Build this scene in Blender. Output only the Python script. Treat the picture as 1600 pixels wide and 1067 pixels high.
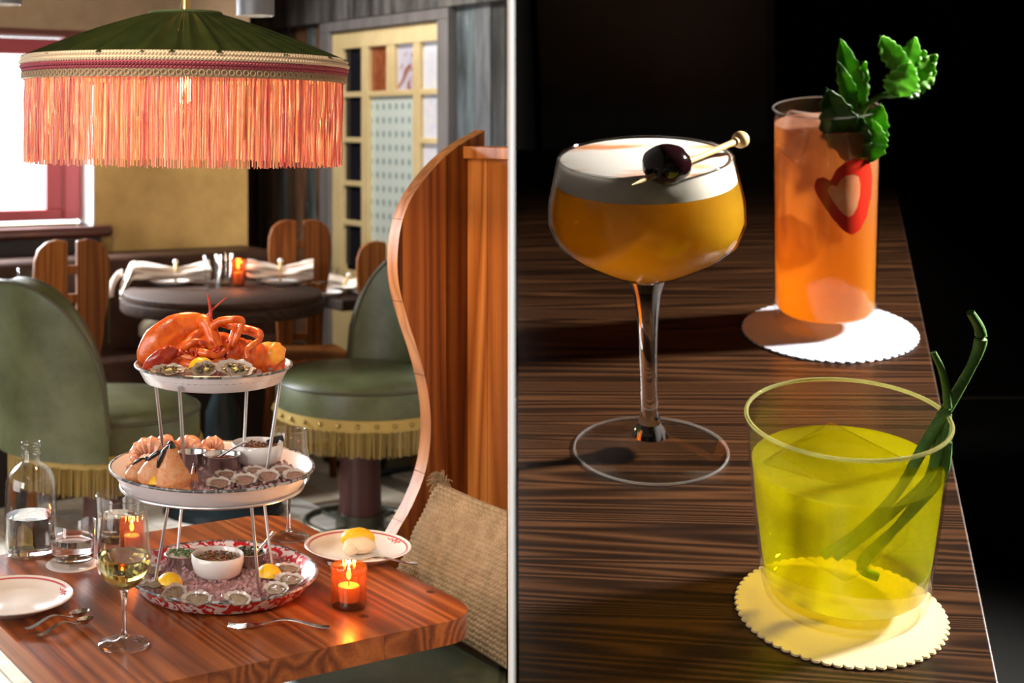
import bpy, bmesh, math, random
from mathutils import Vector, Matrix, noise
random.seed(7)
for o in list(bpy.data.objects): bpy.data.objects.remove(o)
C = bpy.context.scene.collection
SC = bpy.context.scene
pi = math.pi
# ------------------------------------------------------------------ camera, world, lights, exposure
F = 2150.0; CX = 400.0; CY = 200.0; H = 1.65          # focal length and principal point of the 1600 x 1067 frame
cam = bpy.data.cameras.new('camera'); camo = bpy.data.objects.new('camera', cam); C.objects.link(camo)
camo.location = (0, 0, H); camo.rotation_euler = (pi/2, 0, 0)
cam.sensor_width = 36; cam.lens = F/1600*36
cam.shift_x = (800-CX)/1600; cam.shift_y = -(533.5-CY)/1600
cam.clip_start = .05
cam.dof.use_dof = True; cam.dof.focus_distance = 2.58; cam.dof.aperture_fstop = 4.3
SC.camera = camo
SC.view_settings.view_transform = 'Standard'; SC.view_settings.look = 'None'
SC.view_settings.exposure = 0.0; SC.view_settings.gamma = 1; SC.view_settings.use_curve_mapping = False
SC.cycles.use_denoising = True
SC.cycles.transparent_max_bounces = 24
SC.cycles.transmission_bounces = 14
SC.cycles.sample_clamp_indirect = 6
w = bpy.data.worlds.new('sky'); SC.world = w; w.use_nodes = True
w.node_tree.nodes['Background'].inputs[0].default_value = (.93, .97, 1, 1)
w.node_tree.nodes['Background'].inputs[1].default_value = 3.0

TH = math.radians(29.0)                                # the restaurant is turned 29 degrees against the view
UX = Vector((math.cos(TH), math.sin(TH), 0)); WX = Vector((-math.sin(TH), math.cos(TH), 0))
RMAT = Matrix.Rotation(TH, 4, 'Z')
def RP(a, b, z=0): return UX*a + WX*b + Vector((0, 0, z))
# the second room's table frame (sloped as a whole): columns e1, e2, n
UM = Matrix(((.97711, .1965, -.0815, 1.144), (-.20988, .95302, -.21841, 2.7), (.03476, .23052, .97245, .69307), (0, 0, 0, 1)))

def light(kind, name, loc, target, energy, col, size=1, sy=None, spread=None, radius=.05, angle=None):
    l = bpy.data.lights.new(name, kind); l.energy = energy; l.color = col
    if kind == 'AREA':
        l.shape = 'RECTANGLE'; l.size = size; l.size_y = sy or size
        if spread: l.spread = math.radians(spread)
    elif kind != 'SUN': l.shadow_soft_size = radius
    if kind == 'SPOT': l.spot_size = math.radians(angle or 60); l.spot_blend = .6
    o = bpy.data.objects.new(name, l); C.objects.link(o); o.location = loc
    if target is not None:
        o.rotation_euler = (Vector(target)-Vector(loc)).to_track_quat('-Z', 'Y').to_euler()
    return o
# daylight through the back window, then unseen fill lights added on the left
light('AREA', 'window_daylight', RP(.9, 7.4, 2.5), RP(1.6, 4.0, .3), 1500, (.93, .97, 1), 2.4, 1.6)
light('AREA', 'left_fill', RP(-2.4, 3.3, 1.7), RP(3.2, 4.6, 1.0), 95, (.95, .97, 1), 3.4, 1.7)
light('AREA', 'left_front_fill', (-2.3, -.4, 2.2), (.1, 2.7, .9), 27, (1, .93, .84), 1.1, 1.3, 120)
# added spots without fixtures: for the glazed door, booth, round table and partition end
light('SPOT', 'fill_spot', RP(2.7, 5.3, 3.3), RP(4.2, 5.9, 1.5), 210, (1, .93, .82), radius=.12, angle=70)
light('SPOT', 'fill_spot', (-.62, 2.0, 2.5), (.56, 3.3, 1.1), 62, (1, .82, .6), radius=.1, angle=46)
light('SPOT', 'fill_spot', RP(1.6, 4.4, 3.3), RP(2.2, 6.3, .9), 120, (1, .86, .66), radius=.12, angle=75)
light('SPOT', 'fill_spot', (-.45, -.1, 3.2), (.255, 1.4, 1.4), 235, (1, .97, .93), radius=.06, angle=34)
# a window on the right of the bar room: low, hard light across the table
light('AREA', 'bar_window', UM @ Vector((5.0, 2.45, 3.0)), UM @ Vector((.1, .75, .2)), 138, (1, .96, .9), .62, .62, 42)
light('SPOT', 'seat_back_fill', UM @ Vector((.15, 3.55, 2.3)), UM @ Vector((.5, 4.35, .55)), 70, (1, .9, .78), radius=.05, angle=34)  # added spot that brightens the edge of the seat back

# ------------------------------------------------------------------ materials
def nt(name):
    m = bpy.data.materials.new(name); m.use_nodes = True
    t = m.node_tree; b = t.nodes['Principled BSDF']; return m, t, b
def N(t, kind, **k):
    n = t.nodes.new('ShaderNode'+kind)
    for a, v in k.items():
        if a.startswith('i_'):
            key = a[2:]; key = int(key) if key.isdigit() else key.replace('_', ' ')
            n.inputs[key].default_value = v
        else: setattr(n, a, v)
    return n
def c4(c): return (c[0], c[1], c[2], 1)
def ramp(t, src, stops, interp='LINEAR'):
    r = N(t, 'ValToRGB'); e = r.color_ramp.elements; r.color_ramp.interpolation = interp
    while len(e) < len(stops): e.new(.5)
    for el, (p, c) in zip(e, stops): el.position = p; el.color = c4(c)
    t.links.new(src, r.inputs[0]); return r.outputs[0]
def coords(t, stretch=(1, 1, 1), kind='Object', rand=False):
    tc = N(t, 'TexCoord'); mp = N(t, 'Mapping'); mp.inputs['Scale'].default_value = stretch
    t.links.new(tc.outputs[kind], mp.inputs[0])
    if rand:
        oi = N(t, 'ObjectInfo'); mu = N(t, 'Math', operation='MULTIPLY', i_1=37.0)
        t.links.new(oi.outputs['Random'], mu.inputs[0]); t.links.new(mu.outputs[0], mp.inputs['Location'])
    return mp.outputs[0]
def noise_tex(t, vec, scale, detail=4, rough=.55, dist=0):
    n = N(t, 'TexNoise', i_Scale=scale, i_Detail=detail, i_Roughness=rough, i_Distortion=dist)
    t.links.new(vec, n.inputs['Vector']); return n.outputs['Fac']
def bump(t, b, h, strength, dist=.01):
    n = N(t, 'Bump', i_Strength=strength, i_Distance=dist)
    t.links.new(h, n.inputs['Height']); t.links.new(n.outputs[0], b.inputs['Normal'])
def pm(name, col, rough=.5, metal=0, var=None, bmp=None, spec=.5, coat=0, sheen=0, sss=0, emis=None, trans=0, ior=1.45, alpha=1):
    """principled; var = (colour2, scale, stretch); bmp = (scale, strength, dist, stretch)"""
    m, t, b = nt(name); I = b.inputs
    I['Base Color'].default_value = c4(col); I['Roughness'].default_value = rough; I['Metallic'].default_value = metal
    I['Specular IOR Level'].default_value = spec; I['Coat Weight'].default_value = coat; I['Sheen Weight'].default_value = sheen
    I['Coat Roughness'].default_value = .1
    I['Transmission Weight'].default_value = trans; I['IOR'].default_value = ior
    if sss: I['Subsurface Weight'].default_value = sss; I['Subsurface Radius'].default_value = (.02, .012, .008); I['Subsurface Scale'].default_value = .5
    if emis: I['Emission Color'].default_value = c4(emis[0]); I['Emission Strength'].default_value = emis[1]
    if var:
        v = coords(t, var[2] if len(var) > 2 else (1, 1, 1))
        f = noise_tex(t, v, var[1], 5, .6)
        t.links.new(ramp(t, f, [(.3, col), (.7, var[0])]), I['Base Color'])
    if bmp:
        v = coords(t, bmp[3] if len(bmp) > 3 else (1, 1, 1))
        bump(t, b, noise_tex(t, v, bmp[0], 4, .6), bmp[1], bmp[2])
    return m
def wood(name, dark, mid, light_, axis=0, scale=1.0, rough=.4, coat=0, rand=True, rings=26, knots=False, br=.45, dist=.12):
    m, t, b = nt(name)
    st = [1, 1, 1]; st[axis] = .035
    v = coords(t, [s*scale for s in st], rand=rand)
    big = noise_tex(t, v, 5, 2, .45, dist)
    mul = N(t, 'Math', operation='MULTIPLY', i_1=float(rings)); t.links.new(big, mul.inputs[0])
    sn = N(t, 'Math', operation='PINGPONG', i_1=1.0); t.links.new(mul.outputs[0], sn.inputs[0])
    fine = noise_tex(t, coords(t, [s*scale*(1 if i != axis else .5) for i, s in enumerate(st)], rand=rand), 160, 3, .7)
    mx = N(t, 'Mix', data_type='FLOAT'); mx.inputs[0].default_value = br
    t.links.new(sn.outputs[0], mx.inputs[2]); t.links.new(fine, mx.inputs[3])
    col = ramp(t, mx.outputs[0], [(.1, dark), (.45, mid), (.85, light_)])
    if rand:
        oi = N(t, 'ObjectInfo'); mr = N(t, 'MapRange', i_3=.62, i_4=1.25); t.links.new(oi.outputs['Random'], mr.inputs[0])
        hs = N(t, 'HueSaturation'); t.links.new(mr.outputs[0], hs.inputs['Value']); t.links.new(col, hs.inputs['Color']); col = hs.outputs[0]
    if knots:
        vo = N(t, 'TexVoronoi', i_Scale=4.2*scale); t.links.new(coords(t, (1, 1, 1), rand=rand), vo.inputs['Vector'])
        k = ramp(t, vo.outputs['Distance'], [(.03, (.12, .1, .1)), (.05, (1, 1, 1))])
        mm = N(t, 'Mix', data_type='RGBA', blend_type='MULTIPLY'); mm.inputs[0].default_value = 1
        t.links.new(col, mm.inputs[6]); t.links.new(k, mm.inputs[7]); col = mm.outputs[2]
    t.links.new(col, b.inputs['Base Color'])
    b.inputs['Roughness'].default_value = rough; b.inputs['Coat Weight'].default_value = coat; b.inputs['Coat Roughness'].default_value = .15
    bump(t, b, fine, .25, .002)
    return m
def thin_glass(name, tint=(1, 1, 1), rough=.0, edge=.75, base=.05, frost=0, frost_col=(1, 1, 1)):
    """clear thin wall: see-through, glossy towards grazing angles"""
    m, t, b = nt(name); t.nodes.remove(b)
    tr = N(t, 'BsdfTransparent', i_Color=c4(tint)); gl = N(t, 'BsdfGlossy', i_Roughness=.03+rough)
    lw = N(t, 'LayerWeight', i_Blend=.5); pw = N(t, 'Math', operation='POWER', i_1=3.2); t.links.new(lw.outputs['Facing'], pw.inputs[0])
    mr = N(t, 'MapRange', i_3=base, i_4=edge); t.links.new(pw.outputs[0], mr.inputs[0])
    mx = N(t, 'MixShader'); t.links.new(mr.outputs[0], mx.inputs[0]); t.links.new(tr.outputs[0], mx.inputs[1]); t.links.new(gl.outputs[0], mx.inputs[2])
    out = mx.outputs[0]
    if frost:
        tl = N(t, 'BsdfTranslucent', i_Color=c4(frost_col)); df = N(t, 'BsdfDiffuse', i_Color=c4(frost_col))
        m1 = N(t, 'MixShader', i_0=.5); t.links.new(tl.outputs[0], m1.inputs[1]); t.links.new(df.outputs[0], m1.inputs[2])
        m2 = N(t, 'MixShader', i_0=frost); t.links.new(out, m2.inputs[1]); t.links.new(m1.outputs[0], m2.inputs[2]); out = m2.outputs[0]
    t.links.new(out, t.nodes['Material Output'].inputs[0]); return m
def liquid(name, stops, cloud=.5, tint=None, gloss=.06, zr=(0, 1), translucent=.6, settled=None):
    """a drink: part clear, part cloudy; stops run from the bottom to the top of the drink (a layered drink)"""
    m, t, b = nt(name); t.nodes.remove(b)
    tc = N(t, 'TexCoord'); sp = N(t, 'SeparateXYZ'); t.links.new(tc.outputs['Object'], sp.inputs[0])
    mr = N(t, 'MapRange', i_1=zr[0], i_2=zr[1]); t.links.new(sp.outputs[2], mr.inputs[0])
    col = ramp(t, mr.outputs[0], stops)
    tr = N(t, 'BsdfTransparent')
    if tint: tr.inputs[0].default_value = c4(tint)
    else: t.links.new(col, tr.inputs[0])
    tl = N(t, 'BsdfTranslucent'); df = N(t, 'BsdfDiffuse')
    t.links.new(col, tl.inputs[0]); t.links.new(col, df.inputs[0])
    m1 = N(t, 'MixShader', i_0=1-translucent); t.links.new(tl.outputs[0], m1.inputs[1]); t.links.new(df.outputs[0], m1.inputs[2])
    m2 = N(t, 'MixShader', i_0=cloud); t.links.new(tr.outputs[0], m2.inputs[1]); t.links.new(m1.outputs[0], m2.inputs[2])
    if settled:                                                              # pulp settled towards the bottom
        ms = N(t, 'MapRange', i_1=0.0, i_2=.45, i_3=settled, i_4=cloud); t.links.new(mr.outputs[0], ms.inputs[0]); t.links.new(ms.outputs[0], m2.inputs[0])
    gl = N(t, 'BsdfGlossy', i_Roughness=.05); m3 = N(t, 'MixShader', i_0=gloss)
    t.links.new(m2.outputs[0], m3.inputs[1]); t.links.new(gl.outputs[0], m3.inputs[2])
    t.links.new(m3.outputs[0], t.nodes['Material Output'].inputs[0]); return m
def leather(name, c1, c2, rough=.42):
    m, t, b = nt(name)
    f = noise_tex(t, coords(t), 6, 6, .65)
    t.links.new(ramp(t, f, [(.34, c1), (.66, c2)]), b.inputs['Base Color'])
    b.inputs['Roughness'].default_value = rough
    vo = N(t, 'TexVoronoi', i_Scale=220.0); t.links.new(coords(t), vo.inputs['Vector'])
    bump(t, b, vo.outputs['Distance'], .12, .002); return m
def strands(name, cols, transl=.5, rough=.6):
    m, t, b = nt(name); t.nodes.remove(b)
    g = N(t, 'NewGeometry'); n = len(cols)
    col = ramp(t, g.outputs['Random Per Island'], [(i/n, c) for i, c in enumerate(cols)], 'CONSTANT')
    tl = N(t, 'BsdfTranslucent'); df = N(t, 'BsdfDiffuse'); t.links.new(col, tl.inputs[0]); t.links.new(col, df.inputs[0])
    m1 = N(t, 'MixShader', i_0=transl); t.links.new(df.outputs[0], m1.inputs[1]); t.links.new(tl.outputs[0], m1.inputs[2])
    gl = N(t, 'BsdfGlossy', i_Roughness=.4); m2 = N(t, 'MixShader', i_0=.05); t.links.new(m1.outputs[0], m2.inputs[1]); t.links.new(gl.outputs[0], m2.inputs[2])
    t.links.new(m2.outputs[0], t.nodes['Material Output'].inputs[0]); return m
def spotted(name, c1, c2, scale, thr, rough=.25, soft=.03, third=None, bmp=0):
    m, t, b = nt(name)
    f = noise_tex(t, coords(t), scale, 2, .5, 1.2)
    st = [(thr-soft, c1), (thr+soft, c2)]
    if third: st += [(thr+third[1], third[0])]
    t.links.new(ramp(t, f, st), b.inputs['Base Color']); b.inputs['Roughness'].default_value = rough
    b.inputs['Coat Weight'].default_value = .15
    if bmp: bump(t, b, noise_tex(t, coords(t), bmp, 4, .6), .5, .002)
    return m
def emit(name, col, s):
    m, t, b = nt(name); t.nodes.remove(b); e = N(t, 'Emission', i_Color=c4(col), i_Strength=s)
    t.links.new(e.outputs[0], t.nodes['Material Output'].inputs[0]); return m

TABLE_WOOD = wood('fir_table_wood', (.085, .017, .003), (.23, .05, .009), (.45, .125, .025), 1, 1.0, .3, .15, knots=True, rings=40, br=.5)
BOOTH_WOOD = wood('fir_booth_wood', (.09, .017, .002), (.25, .062, .008), (.4, .13, .022), 2, 1.1, .36, .12, rings=30, br=.45)
BACK_WOOD_LIT = wood('booth_back_wood_lit', (.2, .05, .008), (.42, .135, .024), (.6, .235, .05), 2, 1.1, .34, .12, rand=False, rings=22, br=.4)  # lighter copy of the booth wood; light on the back painted in
EDGE_WOOD = wood('booth_edge_wood', (.26, .085, .018), (.42, .16, .04), (.52, .23, .07), 2, 1.6, .45, 0, rand=False)
CHAIR_WOOD = wood('chair_wood', (.06, .014, .002), (.135, .037, .005), (.22, .072, .011), 2, 1.6, .5, 0)
DARK_WOOD = wood('dark_table_wood', (.01, .0045, .0025), (.024, .01, .005), (.045, .02, .01), 0, 1.2, .6, 0)
SILL_WOOD = wood('sill_wood', (.03, .008, .006), (.075, .018, .012), (.11, .03, .02), 0, 1.0, .35, .3)
BAR_WOOD = wood('bar_table_wood', (.004, .0016, .0006), (.018, .0068, .0026), (.068, .027, .01), 0, 1.1, .3, .0, rand=False, rings=56, br=.4, dist=.05)
GREEN_LEATHER = leather('green_leather', (.05, .056, .018), (.1, .112, .05), .4)
BENCH_LEATHER = leather('bench_leather', (.03, .035, .014), (.05, .055, .024), .45)
BROWN_LEATHER = leather('brown_leather', (.022, .009, .005), (.045, .019, .011), .5)
BLACK_LEATHER = leather('black_leather', (.006, .004, .0035), (.012, .008, .006), .3)
PIPING = pm('piping_leather', (.05, .045, .02), .45)
BRASS = pm('brass', (.62, .4, .13), .3, 1)
OLD_BRASS = pm('aged_brass', (.3, .2, .07), .38, 1)
STEEL = pm('steel', (.62, .6, .58), .24, 1, bmp=(60, .1, .002))
SILVER = pm('silver_cutlery', (.7, .66, .62), .16, 1)
WIRE = pm('wire_steel', (.55, .54, .55), .3, 1)
BRONZE = pm('bronze_base', (.1, .1, .075), .35, .8)
MAROON = pm('maroon_pedestal', (.06, .018, .016), .35)
IRON = pm('black_iron', (.012, .02, .022), .35, .3)
ENAMEL = pm('white_enamel', (.8, .74, .76), .28, coat=.4, bmp=(90, .15, .002))
RIM = spotted('tray_rim_metal', (.06, .05, .05), (.35, .33, .32), 60, .5, .35)
RED_SPECKLE = spotted('red_speckled_enamel', (.8, .72, .68), (.52, .012, .02), 52, .49, .22, .02)
CHINA = pm('white_china', (.8, .76, .72), .15, coat=.5)
PINK_LINE = pm('rose_line_glaze', (.5, .1, .12), .3)
RED_MARK = pm('red_script_glaze', (.55, .05, .08), .3)
LINEN = pm('linen', (.62, .52, .44), .8, var=((.54, .45, .38), 30))
BEIGE = pm('beige_cloth', (.55, .47, .33), .9, var=((.46, .38, .26), 20))
KNIT = pm('knit_wool', (.33, .235, .135), .9, var=((.2, .135, .07), 30))
LEMON = pm('lemon_peel', (.86, .5, .015), .38, bmp=(140, .25, .002), sss=.15)
LEMON_FLESH = pm('lemon_flesh', (.82, .62, .2), .3, sss=.2)
NET = pm('muslin', (.75, .62, .42), .8, sss=.2)
LOBSTER = spotted('lobster_shell', (.46, .05, .006), (.76, .155, .016), 34, .5, .27, .2, bmp=90)
LOBSTER_RED = spotted('lobster_dark_red', (.3, .02, .012), (.5, .05, .015), 40, .5, .25, .2, bmp=90)
LOBSTER_MEAT = spotted('lobster_orange_fan', (.75, .22, .02), (.85, .38, .04), 40, .5, .35, .2)
SHRIMP = spotted('shrimp_flesh', (.8, .42, .27), (.72, .2, .07), 45, .58, .3, .1)
CRAB = spotted('crab_claw_shell', (.72, .36, .15), (.66, .16, .04), 9, .52, .22, .2, bmp=60)
CRAB_TIP = pm('black_claw_tip', (.02, .016, .015), .2, coat=.5)
SHELL = spotted('oyster_shell', (.42, .34, .27), (.2, .16, .13), 60, .5, .4, .2)
NACRE = spotted('pearl_inside', (.6, .5, .43), (.34, .27, .22), 34, .56, .18, .12)
MEAT = spotted('oyster_meat', (.42, .29, .19), (.11, .08, .05), 75, .52, .12, .14, bmp=120)
CLAM_MEAT = spotted('clam_meat', (.46, .25, .17), (.16, .07, .05), 80, .52, .12, .12, bmp=120)
HERB = pm('green_herb', (.06, .13, .02), .6)
HERB_DARK = pm('dark_herb', (.02, .03, .008), .6)
ICE = pm('crushed_ice', (.74, .46, .44), .12, trans=.5, ior=1.31)
SAUCE_RED = pm('cocktail_sauce', (.22, .015, .008), .2, coat=.5)
SAUCE_WHITE = pm('cream_sauce', (.7, .6, .48), .35)
SAUCE_GREEN = spotted('green_relish', (.25, .2, .05), (.08, .1, .02), 90, .5, .35)
MIGNONETTE = spotted('mignonette', (.16, .02, .02), (.35, .22, .06), 90, .52, .25)
GLASS = thin_glass('clear_glass', (.97, .975, .97), edge=.8, base=.045)
SOLID_GLASS = pm('solid_glass', (1, 1, 1), .0, trans=1, ior=1.46)
WATER = pm('water', (1, 1, 1), .0, trans=1, ior=1.33)
WINE = pm('white_wine', (.93, .82, .33), .0, trans=1, ior=1.34)
AMBER = thin_glass('amber_glass', (.9, .56, .33), edge=.45, base=.07, frost=.08, frost_col=(.45, .17, .05))
WAX = pm('candle_wax', (.75, .5, .28), .5, sss=.3)
FLAME = emit('flame', (1, .62, .2), 14)
BULB = emit('bulb_glow', (1, .62, .28), 14)
LENS = emit('downlight_glow', (1, .8, .55), 5)
GREY_METAL = pm('grey_metal', (.22, .22, .23), .5, .6)
PAPER = pm('paper_coaster', (.8, .72, .68), .8)
PLASTER = pm('tan_plaster', (.54, .35, .125), .85, var=((.36, .22, .07), 4), bmp=(14, .3, .01))
TAN_UP = pm('brown_textured_plaster', (.25, .17, .105), .9, var=((.2, .135, .08), 8), bmp=(60, .3, .01))
REVEAL = pm('white_plaster', (.82, .82, .82), .8)
RED_PAINT = pm('red_window_paint', (.42, .075, .085), .4)
CREAM = pm('cream_paint', (.74, .6, .33), .5, var=((.64, .5, .26), 9))
GREY_CASING = pm('grey_casing', (.2, .19, .2), .7, var=((.14, .13, .13), 14, (1, 1, .1)))
PANE_DARK = pm('dark_pane', (.012, .012, .018), .12)
PANE_AMBER = spotted('amber_pane', (.22, .05, .02), (.36, .12, .05), 22, .5, .1, .2)
PANE_REFLECT = spotted('window_reflection_pane', (.62, .68, .86), (.8, .78, .8), 16, .5, .2, .25)  # pale blue stands in for the window reflected in textured glass
PANE_HALF = spotted('amber_and_reflection_pane', (.6, .6, .75), (.34, .1, .05), 7, .55, .12, .06)  # amber is the glass itself, the pale part a painted window reflection
DARK_WALL = pm('dark_wall', (.01, .006, .004), .8)
CEIL = pm('ceiling_plaster', (.3, .22, .15), .9)
WHITE = pm('white_paint', (.93, .93, .93), .6)
TWINE = pm('bamboo', (.66, .46, .2), .5, var=((.55, .36, .14), 30))

def panel_pattern():
    m, t, b = nt('patterned_frosted_glass')
    vo = N(t, 'TexVoronoi', i_Scale=17.0, i_Randomness=0.0); t.links.new(coords(t, (0, 1, .8)), vo.inputs['Vector'])
    t.links.new(ramp(t, vo.outputs['Distance'], [(.2, (.3, .4, .41)), (.3, (.62, .72, .7))]), b.inputs['Base Color'])
    b.inputs['Roughness'].default_value = .35; return m
PANE_PATTERN = panel_pattern()
for m_ in (DARK_WOOD, BROWN_LEATHER, CHAIR_WOOD): m_.node_tree.nodes['Principled BSDF'].inputs['Specular IOR Level'].default_value = .18
def barn(name, cols, seed):
    m, t, b = nt(name); oi = N(t, 'ObjectInfo')
    base = ramp(t, oi.outputs['Random'], [(i/len(cols), c) for i, c in enumerate(cols)], 'CONSTANT')
    v = coords(t, (1, 1, .12), rand=True)
    f = noise_tex(t, v, 9, 6, .7)
    dk = ramp(t, f, [(.36, (.14, .13, .13)), (.62, (1.3, 1.2, 1.1))])
    mm = N(t, 'Mix', data_type='RGBA', blend_type='MULTIPLY'); mm.inputs[0].default_value = 1
    t.links.new(base, mm.inputs[6]); t.links.new(dk, mm.inputs[7])
    fl = noise_tex(t, coords(t, (1, 1, .4), rand=True), 8, 6, .75)
    k = ramp(t, fl, [(.6, (0, 0, 0)), (.7, (1, 1, 1))])
    m2 = N(t, 'Mix', data_type='RGBA'); t.links.new(k, m2.inputs[0]); t.links.new(mm.outputs[2], m2.inputs[6]); m2.inputs[7].default_value = (.26, .3, .34, 1)
    t.links.new(m2.outputs[2], b.inputs['Base Color']); b.inputs['Roughness'].default_value = .8
    bump(t, b, f, .5, .01); return m
BARN = barn('weathered_barn_board', [(.1, .115, .135), (.13, .075, .045), (.045, .05, .055), (.16, .17, .185), (.06, .045, .04), (.12, .135, .16)], 0)
BARN_BEAM = barn('weathered_beam', [(.13, .135, .145), (.15, .15, .155)], 0)
def floor_mat():
    m, t, b = nt('pale_floor_plank'); oi = N(t, 'ObjectInfo')
    base = ramp(t, oi.outputs['Random'], [(0, (.62, .53, .4)), (.5, (.78, .74, .68)), (1, (.52, .38, .24))])
    f = noise_tex(t, coords(t, (.15, 1, 1), rand=True), 18, 5, .65)
    dk = ramp(t, f, [(.3, (.7, .66, .6)), (.65, (1.05, 1.05, 1.05))])
    mm = N(t, 'Mix', data_type='RGBA', blend_type='MULTIPLY'); mm.inputs[0].default_value = 1
    t.links.new(base, mm.inputs[6]); t.links.new(dk, mm.inputs[7]); t.links.new(mm.outputs[2], b.inputs['Base Color'])
    b.inputs['Roughness'].default_value = .3; return m
FLOOR = floor_mat()

# ------------------------------------------------------------------ mesh helpers
class MB:
    def __init__(s): s.v = []; s.f = []; s.mi = []; s.cur = 0
    def add(s, vs, fs):
        n = len(s.v); s.v += [tuple(p) for p in vs]; s.f += [tuple(i+n for i in f) for f in fs]; s.mi += [s.cur]*len(fs); return s
    def box(s, c, d, M=None):
        x, y, z = [q/2 for q in d]; c = Vector(c)
        vs = [Vector((sx*x, sy*y, sz*z)) for sx in (-1, 1) for sy in (-1, 1) for sz in (-1, 1)]
        vs = [(M @ p if M else p)+c for p in vs]
        return s.add(vs, [(0, 1, 3, 2), (4, 6, 7, 5), (0, 4, 5, 1), (2, 3, 7, 6), (0, 2, 6, 4), (1, 5, 7, 3)])
    def bb(s, x0, x1, y0, y1, z0, z1): return s.box(((x0+x1)/2, (y0+y1)/2, (z0+z1)/2), (x1-x0, y1-y0, z1-z0))
    def lathe(s, prof, seg=48, c=(0, 0, 0), mod=None, closed=True):
        """prof: (r, z) going round the section; a point with r = 0 closes on the axis"""
        rings = []; vs = []
        for r, z in prof:
            if r <= 1e-6: rings.append([len(vs)]); vs.append((c[0], c[1], c[2]+z))
            else:
                ring = []
                for i in range(seg):
                    a = 2*pi*i/seg; rr = r*(mod(a, r, z) if mod else 1)
                    ring.append(len(vs)); vs.append((c[0]+rr*math.cos(a), c[1]+rr*math.sin(a), c[2]+z))
                rings.append(ring)
        fs = []
        for A, B in zip(rings, rings[1:]):
            for i in range(seg):
                j = (i+1) % seg
                if len(A) == 1 and len(B) == 1: continue
                if len(A) == 1: fs.append((A[0], B[j], B[i]))
                elif len(B) == 1: fs.append((A[i], A[j], B[0]))
                else: fs.append((A[i], A[j], B[j], B[i]))
        return s.add(vs, fs)
    def prism(s, poly, z0, z1, M=None):
        """poly in xy, extruded along z; M maps to the target frame"""
        n = len(poly); vs = [Vector((p[0], p[1], z0)) for p in poly]+[Vector((p[0], p[1], z1)) for p in poly]
        if M: vs = [M @ p for p in vs]
        return s.add(vs, [tuple(range(n))[::-1], tuple(range(n, 2*n))]+[(i, (i+1) % n, n+(i+1) % n, n+i) for i in range(n)])
    def tube(s, pts, rad, seg=8, flat=1.0, up=(0, 0, 1), sub=0, caps=True):
        pts = [Vector(p) for p in pts]; n = len(pts)
        rad = list(rad) if hasattr(rad, '__len__') else [rad]*n
        if sub and n > 2:
            np_, nr = [], []
            for i in range(n-1):
                p0, p1, p2, p3 = pts[max(i-1, 0)], pts[i], pts[i+1], pts[min(i+2, n-1)]
                for k in range(sub):
                    q = k/sub
                    np_.append(.5*((2*p1)+(p2-p0)*q+(2*p0-5*p1+4*p2-p3)*q*q+(3*p1-p0-3*p2+p3)*q**3)); nr.append(rad[i]*(1-q)+rad[i+1]*q)
            np_.append(pts[-1]); nr.append(rad[-1]); pts, rad, n = np_, nr, len(np_)
        vs = []; fs = []; up = Vector(up)
        for i, p in enumerate(pts):
            d = (pts[min(i+1, n-1)]-pts[max(i-1, 0)]).normalized()
            x = d.cross(up)
            if x.length < 1e-3: x = d.cross(Vector((1, 0, .1)))
            x.normalize(); y = x.cross(d)
            for k in range(seg):
                a = 2*pi*k/seg; vs.append(p+x*math.cos(a)*rad[i]+y*math.sin(a)*rad[i]*flat)
        for i in range(n-1):
            for k in range(seg):
                j = (k+1) % seg; fs.append((i*seg+k, i*seg+j, (i+1)*seg+j, (i+1)*seg+k))
        if caps: fs += [tuple(range(seg))[::-1], tuple(range((n-1)*seg, n*seg))]
        return s.add(vs, fs)
    def ball(s, c, r, seg=16, rings=10, M=None, bumpy=0, bs=3.0):
        r = Vector(r) if hasattr(r, '__len__') else Vector((r, r, r)); c = Vector(c); vs = [(0, 0, -1)]; fs = []
        for i in range(1, rings):
            t = pi*i/rings-pi/2
            for k in range(seg):
                a = 2*pi*k/seg; vs.append((math.cos(t)*math.cos(a), math.cos(t)*math.sin(a), math.sin(t)))
        vs.append((0, 0, 1)); out = []
        for v in vs:
            v = Vector(v); q = 1+bumpy*noise.noise(v*bs+c*40) if bumpy else 1
            p = Vector((v.x*r.x*q, v.y*r.y*q, v.z*r.z*q)); out.append((M @ p if M else p)+c)
        last = len(vs)-1
        for k in range(seg):
            j = (k+1) % seg; fs.append((0, 1+j, 1+k)); fs.append((last, last-seg+k, last-seg+j))
            for i in range(rings-2): fs.append((1+i*seg+k, 1+i*seg+j, 1+(i+1)*seg+j, 1+(i+1)*seg+k))
        return s.add(out, fs)
    def torus(s, R, r, c=(0, 0, 0), seg=48, sec=8, M=None):
        vs = []; fs = []; c = Vector(c)
        for i in range(seg):
            a = 2*pi*i/seg
            for k in range(sec):
                b = 2*pi*k/sec; p = Vector(((R+r*math.cos(b))*math.cos(a), (R+r*math.cos(b))*math.sin(a), r*math.sin(b)))
                vs.append((M @ p if M else p)+c)
        for i in range(seg):
            for k in range(sec):
                fs.append((i*sec+k, ((i+1) % seg)*sec+k, ((i+1) % seg)*sec+(k+1) % sec, i*sec+(k+1) % sec))
        return s.add(vs, fs)
    def grid(s, fn, nu, nv, wrap=False):
        vs = [fn(i/(nu-1 if not wrap else nu), j/(nv-1)) for i in range(nu) for j in range(nv)]; fs = []
        for i in range(nu if wrap else nu-1):
            for j in range(nv-1):
                k = (i+1) % nu; fs.append((i*nv+j, k*nv+j, k*nv+j+1, i*nv+j+1))
        return s.add(vs, fs)
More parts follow.
